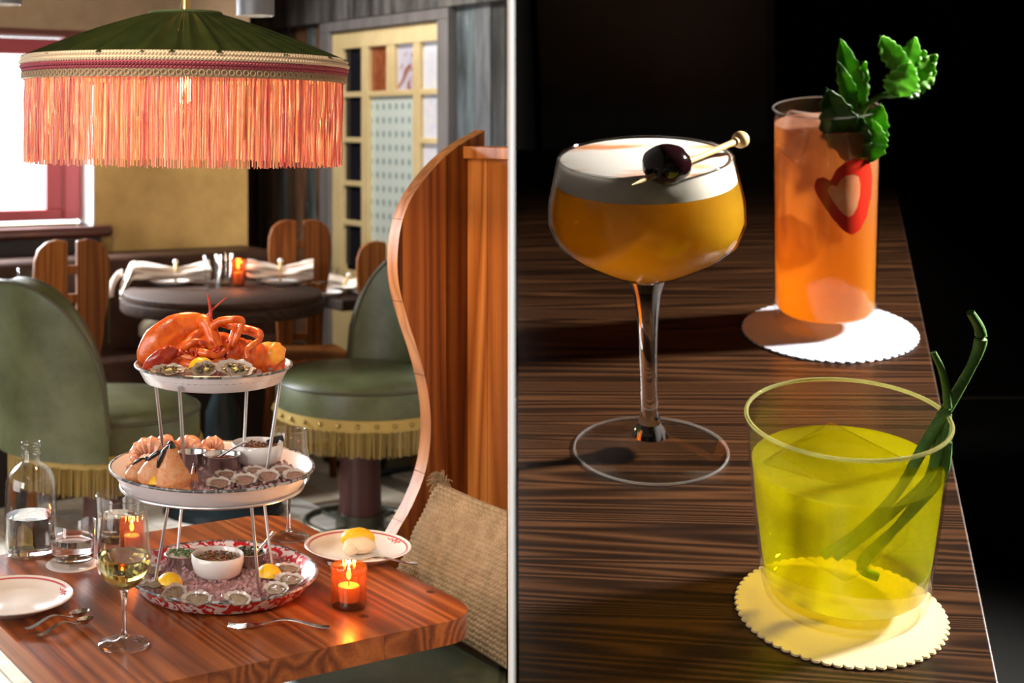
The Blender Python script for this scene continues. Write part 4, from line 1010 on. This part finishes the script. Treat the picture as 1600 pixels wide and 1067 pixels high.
# crab claws
def crab(px, py, z, S, label, rz, lean):
    t = thing('crab_claw', label, 'crab claw', TM(on(px, py, z), rz, 0, lean, S), 'stone crab claws')
    MB().tube([(.02, 0, -.1), (.0, 0, .08), (-.02, 0, .3), (-.01, 0, .55), (.02, 0, .78), (.04, 0, .9)], [.36, .44, .38, .27, .17, .1], 20, flat=.62, up=(0, 1, 0), sub=5).build('palm', CRAB, t)
    MB().tube([(.035, 0, .86), (.05, 0, .96), (.08, 0, 1.02)], [.12, .09, .02], 14, flat=.75, up=(0, 1, 0), sub=3).build('dark_tip', CRAB_TIP, t)
    MB().tube([(-.33, -.07, .46), (-.27, -.09, .62), (-.16, -.09, .8), (-.03, -.06, .94)], [.03, .06, .055, .015], 12, flat=.8, up=(0, 1, 0), sub=4).build('finger', CRAB_TIP, t)
    MB().tube([(.05, -.02, -.08), (.18, -.05, -.2), (.32, -.06, -.28)], [.2, .23, .15], 14, flat=.8, up=(0, 1, 0), sub=4).build('knuckle', CRAB, t)
    return t
crab(272, 757, zM+.0, .078, 'largest crab claw, pointing up before the steel cup', .1, -.12)
crab(237, 752, zM+.0, .070, 'crab claw leaning beside the largest claw', -.1, .45); crab(210, 748, zM-.004, .048, 'small crab claw near the left rim of the middle tray', -.1, .5)
crab(303, 755, zM-.016, .036, 'small pale crab knuckle beside the largest claw', 1.6, .3)
# shrimp
def shrimp(px, py, z, S, label, rz, tilt):
    t = thing('shrimp', label, 'shrimp', TM(on(px, py, z), rz, tilt, 0, S), 'peeled shrimp')
    pts = [(.42*math.cos(a), .34*math.sin(a), .1*math.sin(a*2)) for a in [(-.3+i*.46) for i in range(9)]]
    MB().tube([Vector(pts[i//2]).lerp(Vector(pts[min(8, i//2+1)]), .5*(i % 2)) for i in range(17)], [(.2, .26, .28, .27, .25, .22, .18, .14, .1)[i//2]*(1.0 if i % 2 else .8) for i in range(17)], 14, sub=4).build('body', SHRIMP, t)
    for k in (-.5, .5): MB().tube([pts[-1], Vector(pts[-1])+Vector((-.12, -.12*k-.2, .05*k))], [.04, .1], 8, flat=.3).build('tail_fin', LOBSTER_MEAT, t)
    mb = MB()
    for i in range(1, 7): mb.torus(.17-.012*i+.02, .012, pts[i], 16, 5, Matrix.Rotation(-.3+i*.42, 3, 'Z') @ Matrix.Rotation(pi/2, 3, 'X'))
    mb.build('segment_ridges', SHRIMP, t)
    return t
for px, py, S, lb, rz, tl in ((232, 714, .07, 'shrimp at the left back of the middle tray, before the rod', .4, 1.2), (262, 706, .06, 'shrimp beside the left rod, its tail up', 1.6, 1.0),
                             (290, 704, .055, 'shrimp behind the dark sauce cup', .3, .9), (312, 702, .055, 'shrimp between the two steel cups at the back', 2.4, .7), (333, 702, .05, 'shrimp furthest right, behind the red sauce cup', .9, .6)):
    shrimp(px, py, zM-.0, S, lb, rz, tl)
# ------------------------------------------------------------------ lobster
t = thing('lobster', 'whole cooked orange lobster heaped on the top tray', 'lobster', Matrix.Identity(4))
def lp(px, py, dy=0): return at(px, py, 2.65+dy)
def ltube(name, m, pts, rad, seg=14, flat=1, up=(0, 1, 0), sub=5): return MB().tube([lp(*p) for p in pts], [r/811 for r in rad], seg, flat, up, sub).build(name, m, t)
ltube('big_claw', LOBSTER, [(226, 584, .02), (236, 562, .02), (252, 540, .02), (278, 520, .025), (300, 508, .03), (318, 500, .03)], [7, 26, 33, 31, 23, 11], 20, .5)
ltube('claw_finger', LOBSTER, [(316, 520, .01), (305, 528, .0), (288, 542, -.01), (272, 556, -.01)], [9, 10, 7, 2], 12, .7)
ltube('knuckle', LOBSTER, [(313, 498, .02), (322, 505, .01), (328, 515, .0), (334, 530, -.01), (342, 545, -.02)], [9, 13, 11, 12, 9], 14)
ltube('small_claw', LOBSTER_RED, [(222, 580, -.05), (236, 567, -.07), (254, 558, -.07), (268, 553, -.06), (274, 560, -.05)], [2, 9, 14, 13, 6], 16, .6)
ltube('claw_arm', LOBSTER, [(268, 560, -.05), (284, 556, -.05), (300, 560, -.06), (318, 562, -.06), (338, 558, -.05)], [8, 7, 6, 6, 5])
ltube('carapace', LOBSTER, [(268, 562, 0), (290, 552, 0), (315, 548, .01), (345, 546, .02), (368, 552, .03)], [9, 20, 26, 28, 24], 20, .9)
seg = [(370, 556), (384, 557), (398, 559), (411, 562), (422, 566), (432, 571)]
for i, (x, y) in enumerate(seg):
    r = 29-2.2*i; ltube('tail_segment', LOBSTER, [(x-9, y-1, .02), (x-3, y, .015), (x+5, y+1, .01), (x+9, y+2, .01)], [r*.85, r, r*1.02, r*.9], 20, .95, sub=3)
for i, (x0, y0, x1, y1) in enumerate(((424, 568, 438, 540), (428, 566, 428, 536), (418, 560, 412, 537))):
    MB().tube([lp(x0, y0, -.01+i*.012), lp((x0+x1)/2, (y0+y1)/2, -.012+i*.012), lp(x1, y1, .0+i*.012)], [.008, .018, .013], 12, .3, (0, 1, 0), 4).build('tail_fin', LOBSTER_MEAT, t)
legs = [[(332, 510, -.01), (345, 502, -.02), (362, 499, -.03), (376, 500, -.03), (378, 506, -.03), (372, 522, -.04), (364, 540, -.04)],
        [(345, 504, .01), (358, 508, 0), (366, 514, -.01), (362, 530, -.02), (356, 544, -.02)],
        [(366, 508, .01), (385, 514, 0), (400, 517, -.02), (406, 522, -.03), (404, 532, -.03), (392, 541, -.04), (385, 548, -.05), (387, 560, -.055)],
        [(300, 548, -.05), (322, 552, -.07), (340, 556, -.07), (352, 548, -.06)], [(286, 566, -.06), (306, 571, -.08), (330, 568, -.08), (348, 560, -.06)],
        [(288, 546, -.04), (300, 536, -.05), (318, 535, -.05), (330, 545, -.05)], [(372, 515, .03), (392, 518, .03), (404, 528, .02), (398, 542, .02)]]
for lg in legs:
    n = len(lg); ltube('leg', LOBSTER, lg, [6.5-3*i/(n-1)+(1.0 if i % 2 else 0) for i in range(n)], 10)
ltube('antenna', LOBSTER_RED, [(328, 508, 0), (329, 490, 0), (327, 472, 0), (324, 459, 0)], [3.4, 3, 2.2, 1.2], 8); ltube('antenna', LOBSTER_RED, [(322, 494, .01), (334, 482, .01), (345, 472, .01), (355, 464, .01)], [1.8, 1.6, 1.2, .7], 8)
mb = MB(); random.seed(31)
for i in range(70):
    x = random.gauss(318, 22); y = random.gauss(553, 9); mb.ball(lp(x, y, -.055+random.uniform(-.012, .01)), (random.uniform(.003, .008), .004, random.uniform(.002, .005)), 8, 5, Matrix.Rotation(random.uniform(0, 3), 3, 'Y'), .3)
mb.build('mouthparts', LOBSTER_RED, t, kind='stuff')
MB().ball(lp(281, 551, -.05), .007, 10, 8).build('eye', LOBSTER_RED, t)

# ================================================================== the bar room: table, coasters and three drinks (built in the table's frame UM)
e0, e1_ = ut(1400, 294), ut(1561, 1064); ed = (e1_-e0); ef = e0+ed*(-.25); en = e0+ed*1.12
lf, ln_ = ut(806.5, 250), ut(806.5, 1100)
t = thing('bar_table', 'dark brown wood table with a straight edge, under three drinks', 'table', UM.copy())
MB().prism([(ln_.x, ln_.y), (en.x, en.y), (ef.x, ef.y), (ln_.x+(lf.x-ln_.x)*(ef.y-ln_.y)/(lf.y-ln_.y), ef.y)], -.07, 0).build('tabletop', BAR_WOOD, t, bev=.006)
MB().bb(-.12, .02, .6, .74, -.86, -.07).build('pedestal', BLACK_LEATHER, t, bev=.01)
# dark seat back behind the table
yk = 4.35; xk = ul(1217, 100, yk).x; xl = ul(812, 150, yk).x
t = thing('seat_back', 'tall black leather seat back behind the bar table', 'bench', UM.copy())
MB().prism([(xl+.05, yk), (xk, yk), (xk, yk+.12), (xl+.11, yk+.12)], -1.0, 1.6).build('cushion', BLACK_LEATHER, t, bev=.055)
MB().tube([(xk-.03, yk+.0, -1), (xk-.03, yk, 1.55)], .02, 8).build('piping', BLACK_LEATHER, t)
COAST1 = pm('cream_coaster', (.64, .48, .25), .8, bmp=(50, .2, .004)); COAST2 = pm('white_coaster', (.47, .48, .55), .8)
pg = ut(1311, 955); scallop_disc('scalloped_coaster', 'cream scalloped coaster under the green drink', UM @ Matrix.Translation(pg), .196, .006, COAST1, 62, .04)
ph_ = ut(1294.5, 518); scallop_disc('scalloped_coaster', 'white scalloped coaster under the tall orange drink', UM @ Matrix.Translation(ph_), .244, .006, COAST2, 56, .03)
# rocks glass
g0 = ut(1319, 936); gz = .0065; GM = UM @ Matrix.Translation(g0+Vector((0, 0, gz)))
BAR_GLASS = thin_glass('bar_glass', (.985, .985, .97), edge=.55, base=.025)
BAR_LIT_EDGE = thin_glass('bar_glass_lit_edge', (.95, .95, .95), edge=.8, base=.15, frost=.09, frost_col=(.8, .75, .7))  # pale frost stands in for light caught along the glass edges
t = thing('rocks_glass', 'short wide glass of yellow-green drink on the cream coaster', 'glass', GM)
MB().lathe([(0, .004), (.12, .004), (.135, 0), (.15, .008), (.1565, .035), (.1625, .10), (.172, .20), (.1855, .381), (.1852, .387), (.1835, .389), (.1815, .387), (.1805, .381), (.167, .20), (.157, .10), (.150, .045), (.135, .03), (0, .028)], 96).build('glass_wall', BAR_GLASS, t, ang=60)
MB().torus(.1834, .0042, (0, 0, .386), 128, 8).build('rim', thin_glass('rim_glow_glass', (.9, .9, .6), edge=.8, base=.2, frost=.3, frost_col=(.7, .68, .3)), t)  # yellow frost colour imitates light glowing through the rim
GREEN = liquid('green_drink', [(0, (.68, .73, .02)), (.5, (.58, .6, .012)), (1, (.62, .58, .02))], .34, (1, .92, .1), .05, (.02, .3))
MB().lathe([(0, .0285), (.134, .031), (.1490, .0455), (.1560, .10), (.1660, .20), (.1722, .283), (.1735, .288), (.171, .286), (0, .286)], 96).build('drink', GREEN, t, ang=60)
tI = thing('ice_cube', 'large clear ice cube floating in the yellow-green drink', 'ice', GM @ Matrix.Translation((-.01, .02, .20)) @ Matrix.Rotation(.75, 4, 'Z') @ Matrix.Rotation(.12, 4, 'X') @ Matrix.Rotation(-.1, 4, 'Y'))
MB().box((0, 0, 0), (.2, .2, .2)).build('block', thin_glass('clear_ice', (.97, .95, .6), edge=.5, base=.06), tI, bev=.02)
# sea bean stems
SB = pm('sea_bean', (.16, .34, .08), .4, var=((.08, .19, .05), 30), bmp=(60, .4, .006))
def stem(label, pts, r):
    P_ = [ul(x, y, g0.y+dy) for x, y, dy in pts]; n = len(P_)
    o = MB().tube(P_, [r*.82*(1+.14*math.sin(i*2.3)) for i in range(n-1)]+[r*.6], 10, sub=5).build('sea_bean_stem', SB, M=UM.copy()); return tag(o, label, 'garnish', 'sea bean stems')
stem('longest sea bean stem, its tip highest above the glass', [(1285, 868, .0), (1345, 830, .0), (1405, 765, .0), (1445, 695, .0), (1488, 625, .02), (1518, 572, .03), (1532, 535, .03), (1530, 512, .03), (1516, 488, .02)], .0125)
stem('sea bean stem curling up beside the longest one', [(1305, 872, -.03), (1390, 805, -.02), (1456, 738, 0), (1478, 665, .01), (1480, 620, .01), (1472, 580, .01), (1458, 550, .01)], .0095)
stem('short sea bean stem ending near the glass rim', [(1345, 888, -.03), (1420, 800, -.02), (1452, 740, 0), (1464, 690, .01), (1468, 645, .01)], .009)
stem('sea bean stem reaching deepest into the green drink', [(1372, 902, -.04), (1345, 880, -.03), (1410, 815, -.02), (1470, 745, 0), (1482, 690, 0)], .0115)
# coupe
c0 = ut(1016, 704); CM = UM @ Matrix.Translation(c0)
t = thing('coupe_glass', 'stemmed coupe of amber cocktail with white foam', 'glass', CM)
ob_ = [(.0463, .455), (.1043, .4776), (.172, .515), (.213, .553), (.2295, .600), (.2265, .65), (.2141, .705), (.2022, .758)]
MB().lathe([(0, .447)]+ob_+[(.2005, .76), (.1985, .758)]+[(r-.005, z+.001) for r, z in ob_[::-1][1:]]+[(0, .456)], 96).build('bowl', BAR_GLASS, t, ang=80)
MB().lathe([(0, .4475), (.043, .4505), (.0315, .41), (.0255, .36), (.021, .27), (.0195, .178), (.0215, .11), (.0275, .072), (.046, .045), (0, .038)], 64).build('stem', SOLID_GLASS, t, ang=80)
MB().lathe([(.044, .045), (.09, .026), (.15, .014), (.18, .009), (.187, .005), (.182, 0), (0, .003)], 72).build('foot', BAR_GLASS, t, ang=80)
MB().torus(.1845, .0032, (0, 0, .0042), 96, 8).build('foot_rim', BAR_LIT_EDGE, t); MB().torus(.2003, .0022, (0, 0, .7585), 96, 6).build('lip', SOLID_GLASS, t)
inn = [(r-.0058, z+.0012) for r, z in ob_ if z < .7]
SOUR = liquid('sour_drink', [(0, (.84, .49, .02)), (.6, (.74, .44, .025)), (1, (.5, .31, .03))], .8, (.8, .45, .04), .03, (.46, .7))
MB().lathe([(0, .457)]+inn+[(.2095, .700), (0, .7005)], 96).build('drink', SOUR, t, ang=60)
def foam_mat():
    m, tt, b = nt('foam_with_bitters')
    v = coords(tt, (2.2, 9, 1)); f = noise_tex(tt, v, 1.6, 3, .55)
    tc = N(tt, 'TexCoord'); s = N(tt, 'SeparateXYZ'); tt.links.new(tc.outputs['Object'], s.inputs[0])
    top = N(tt, 'MapRange', i_1=.752, i_2=.7545); tt.links.new(s.outputs[2], top.inputs[0])
    k = ramp(tt, f, [(.5, (0, 0, 0)), (.64, (1, 1, 1))]); mu = N(tt, 'Math', operation='MULTIPLY'); tt.links.new(k, mu.inputs[0]); tt.links.new(top.outputs[0], mu.inputs[1])
    mx = N(tt, 'Mix', data_type='RGBA'); tt.links.new(mu.outputs[0], mx.inputs[0]); mx.inputs[6].default_value = (.7, .65, .58, 1); mx.inputs[7].default_value = (.62, .22, .07, 1)
    tt.links.new(mx.outputs[2], b.inputs['Base Color']); b.inputs['Roughness'].default_value = .6
    b.inputs['Subsurface Weight'].default_value = .4; b.inputs['Subsurface Radius'].default_value = (.04, .035, .03); return m
MB().lathe([(0, .7008), (.2093, .7008), (.2075, .71), (.1965, .754), (.194, .7555), (0, .7555)], 96).build('foam', foam_mat(), t, ang=50)
yc_ = c0.y-.085
a0 = ut(987, 289, .768); a1 = ut(1150, 221, .785)
t = thing('cocktail_pick', 'bamboo pick with a ball end lying across the coupe', 'pick', UM.copy())
MB().tube([a0, a0.lerp(a1, .12), a0.lerp(a1, .5), a1], [.001, .0058, .0064, .0078], 12).build('stick', TWINE, t)
dv = (a1-a0).normalized(); MB().ball(a1+dv*.018, .0205, 20, 12).build('ball_end', TWINE, t); MB().tube([a1-dv*.006, a1+dv*.004], .0115, 12).build('collar', TWINE, t)
cc = a0.lerp(a1, .32)
tag(MB().ball((0, 0, 0), (.054, .046, .046), 24, 16, bumpy=.06, bs=2.5).build('cherry', pm('black_cherry', (.012, .003, .004), .08, coat=1), M=UM @ Matrix.Translation(cc+Vector((0, 0, .014)))), 'glossy black cherry threaded on the bamboo pick', 'cherry')
# highball
h0 = ut(1288, 508); HM = UM @ Matrix.Translation(h0+Vector((0, 0, .0065)))
t = thing('highball_glass', 'tall straight glass of orange-pink drink on white coaster', 'glass', HM)
MB().lathe([(0, .006), (.12, .004), (.136, 0), (.1415, .012), (.142, .04), (.1468, .655), (.1455, .663), (.143, .663), (.1415, .655), (.137, .06), (.125, .045), (0, .04)], 80).build('glass_wall', BAR_GLASS, t, ang=60)
MB().torus(.1442, .0028, (0, 0, .662), 96, 8).build('rim', BAR_LIT_EDGE, t)
PUNCH = liquid('orange_drink', [(0, (.93, .42, .02)), (.35, (.8, .33, .06)), (.7, (.66, .31, .15)), (1, (.72, .44, .32))], .6, (1, .58, .16), .03, (.05, .62), settled=.95)
MB().lathe([(0, .0405), (.1245, .0455), (.1365, .0605), (.1405, .615), (0, .617)], 80).build('drink', PUNCH, t, ang=60)
random.seed(2)
for (x, y, z, s, lb) in ((-.06, -.05, .585, .12, 'clear ice cube at the top of the orange drink'), (-.055, .04, .46, .11, 'clear ice cube under the topmost one in the orange drink'), (-.02, -.045, .33, .115, 'lowest clear ice cube in the orange drink')):
    M = HM @ TM((x, y, z), random.uniform(0, 2), random.uniform(-.3, .3), random.uniform(-.3, .3))
    tag(MB().box((0, 0, 0), (s, s, s)).build('ice_cube', thin_glass('punch_ice', (.96, .9, .86), edge=.6, base=.1, frost=.12, frost_col=(.9, .7, .6)), M=M, bev=.014), lb, 'ice', 'ice cubes in the orange drink')
# strawberry slice against the front wall
yb_ = h0.y-.126
outl = [(1322, 250), (1345, 248), (1362, 256), (1367, 280), (1365, 310), (1357, 340), (1344, 360), (1330, 366), (1316, 358), (1300, 340), (1286, 320), (1275, 302), (1271, 290), (1276, 278), (1286, 275), (1296, 280), (1306, 262)]
pc = [ul(x, y, yb_) for x, y in outl]; cen = sum(pc, Vector())/len(pc)
t = thing('strawberry_slice', 'red strawberry slice pressed against the tall glass', 'strawberry', UM @ Matrix.Translation(cen))
STRAW = pm('strawberry_red', (.62, .025, .01), .3); STRAWF = pm('strawberry_flesh', (.84, .2, .06), .35, var=((.88, .42, .22), 9))
def slab(scs, r_in, r_out, nm, m):                                           # bent to the wall of the glass
    mb = MB(); n = len(pc); vs = []; fs = []
    for R_ in (r_out, r_in):
        for sc in scs:
            for q in pc:
                x = cen.x+(q.x-cen.x)*sc-h0.x; x = max(-R_*.97, min(R_*.97, x)); vs.append((x+h0.x-cen.x, h0.y-math.sqrt(R_*R_-x*x)-cen.y, (q.z-cen.z)*sc))
    k = len(scs)
    for s_ in (0, 1):
        for i in range(k-1):
            for j in range(n):
                o0 = (s_*k+i)*n; o1 = o0+n; f = (o0+j, o0+(j+1) % n, o1+(j+1) % n, o1+j); fs.append(f if s_ == 0 else f[::-1])
    for i in (0, k-1):
        for j in range(n):
            o0 = i*n; o1 = (k+i)*n; fs.append((o0+j, o1+j, o1+(j+1) % n, o0+(j+1) % n))
    return mb.add(vs, fs).build(nm, m, t)
slab((1, .9, .78, .66, .56), .1398, .1422, 'outer_flesh', STRAW); slab((.58, .5, .3, .1, .02), .1398, .1420, 'pale_centre', STRAWF)
# mint and celery garnish
def leaf_mat(name, c1, c2, tl=.45):
    m, t, b = nt(name); f = noise_tex(t, coords(t), 16, 4, .6); col = ramp(t, f, [(.35, c1), (.65, c2)])
    t.links.new(col, b.inputs['Base Color']); b.inputs['Roughness'].default_value = .4
    tr = N(t, 'BsdfTranslucent'); t.links.new(col, tr.inputs[0]); mx = N(t, 'MixShader', i_0=tl)
    t.links.new(b.outputs[0], mx.inputs[1]); t.links.new(tr.outputs[0], mx.inputs[2]); t.links.new(mx.outputs[0], t.nodes['Material Output'].inputs[0]); return m
LEAF = leaf_mat('mint_leaf', (.07, .27, .01), (.19, .48, .03)); LEAFD = leaf_mat('dark_mint', (.015, .07, .005), (.04, .14, .008), .25); CEL = leaf_mat('celery_leaf', (.16, .46, .04), (.36, .7, .16))
def leaf(parent, p0, p1, width, m, nm, curl=.0, face=(0, -1, .2)):
    p0, p1 = Vector(p0), Vector(p1); d = p1-p0; L_ = d.length; d.normalize(); f_ = Vector(face); s = d.cross(f_).normalized(); nn = s.cross(d)
    def fn(u, v):
        q = u; wv = width*math.sin(pi*q**.8)**.75*(1+.10*math.sin(q*40)*abs(2*v-1)); x = 2*v-1
        return p0+d*L_*q+s*wv*x+nn*(curl*math.sin(q*pi)*L_+.35*width*abs(x)-.1*width*math.sin(q*24)*abs(x))
    return MB().grid(fn, 26, 9).build(nm, m, parent, solid=.003)
t = thing('mint_sprig', 'green mint sprig standing in the tall orange drink', 'garnish', UM.copy())
y0 = h0.y-.03
def L3(x, y, dy=0): return ul(x, y, y0+dy)
MB().tube([L3(1352, 300, .02), L3(1345, 240, .02), L3(1338, 190, .01), L3(1330, 150, 0)], .007, 8, sub=4).build('stem', LEAF, t)
leaf(t, L3(1338, 178), L3(1312, 60, -.02), .036, LEAF, 'leaf', .05); leaf(t, L3(1340, 172, -.02), L3(1348, 96, .02), .03, LEAF, 'leaf', -.05, (.6, -1, .1)); leaf(t, L3(1332, 172, -.03), L3(1308, 95, -.05), .022, LEAF, 'leaf', .1)
leaf(t, L3(1320, 235, -.06), L3(1290, 136, -.09), .052, LEAFD, 'leaf', .06); leaf(t, L3(1340, 215, -.06), L3(1285, 150, -.05), .04, LEAFD, 'leaf', .02)
leaf(t, L3(1345, 240, -.02), L3(1376, 160, -.05), .045, LEAF, 'leaf', .05); leaf(t, L3(1360, 250, -.06), L3(1362, 185, -.08), .04, LEAF, 'leaf', .0); leaf(t, L3(1322, 250, -.07), L3(1345, 180, -.08), .045, LEAFD, 'leaf', .0)
t = thing('celery_top', 'leafy celery top curling above the tall orange drink', 'garnish', UM.copy())
MB().tube([L3(1345, 190, .05), L3(1352, 168, .05), L3(1376, 150, .04), L3(1400, 146, .03), L3(1418, 120, .03)], [.008, .008, .009, .012, .008], 8, sub=5).build('stem', LEAFD, t)
leaf(t, L3(1395, 148), L3(1422, 95, -.02), .045, CEL, 'leaf', .12); leaf(t, L3(1421, 118, -.02), L3(1374, 55, -.05), .03, CEL, 'leaf', -.18); leaf(t, L3(1412, 120, 0), L3(1429, 58, .02), .03, CEL, 'leaf', .0)
leaf(t, L3(1416, 130, 0), L3(1462, 86, .03), .028, LEAF, 'leaf', .1); leaf(t, L3(1412, 140, 0), L3(1458, 112, .05), .032, LEAF, 'leaf', .1); leaf(t, L3(1405, 145, 0), L3(1446, 130, .05), .03, LEAFD, 'leaf', .0); leaf(t, L3(1415, 115, .03), L3(1444, 80, .05), .03, LEAF, 'leaf', .0)
bpy.context.view_layer.update()
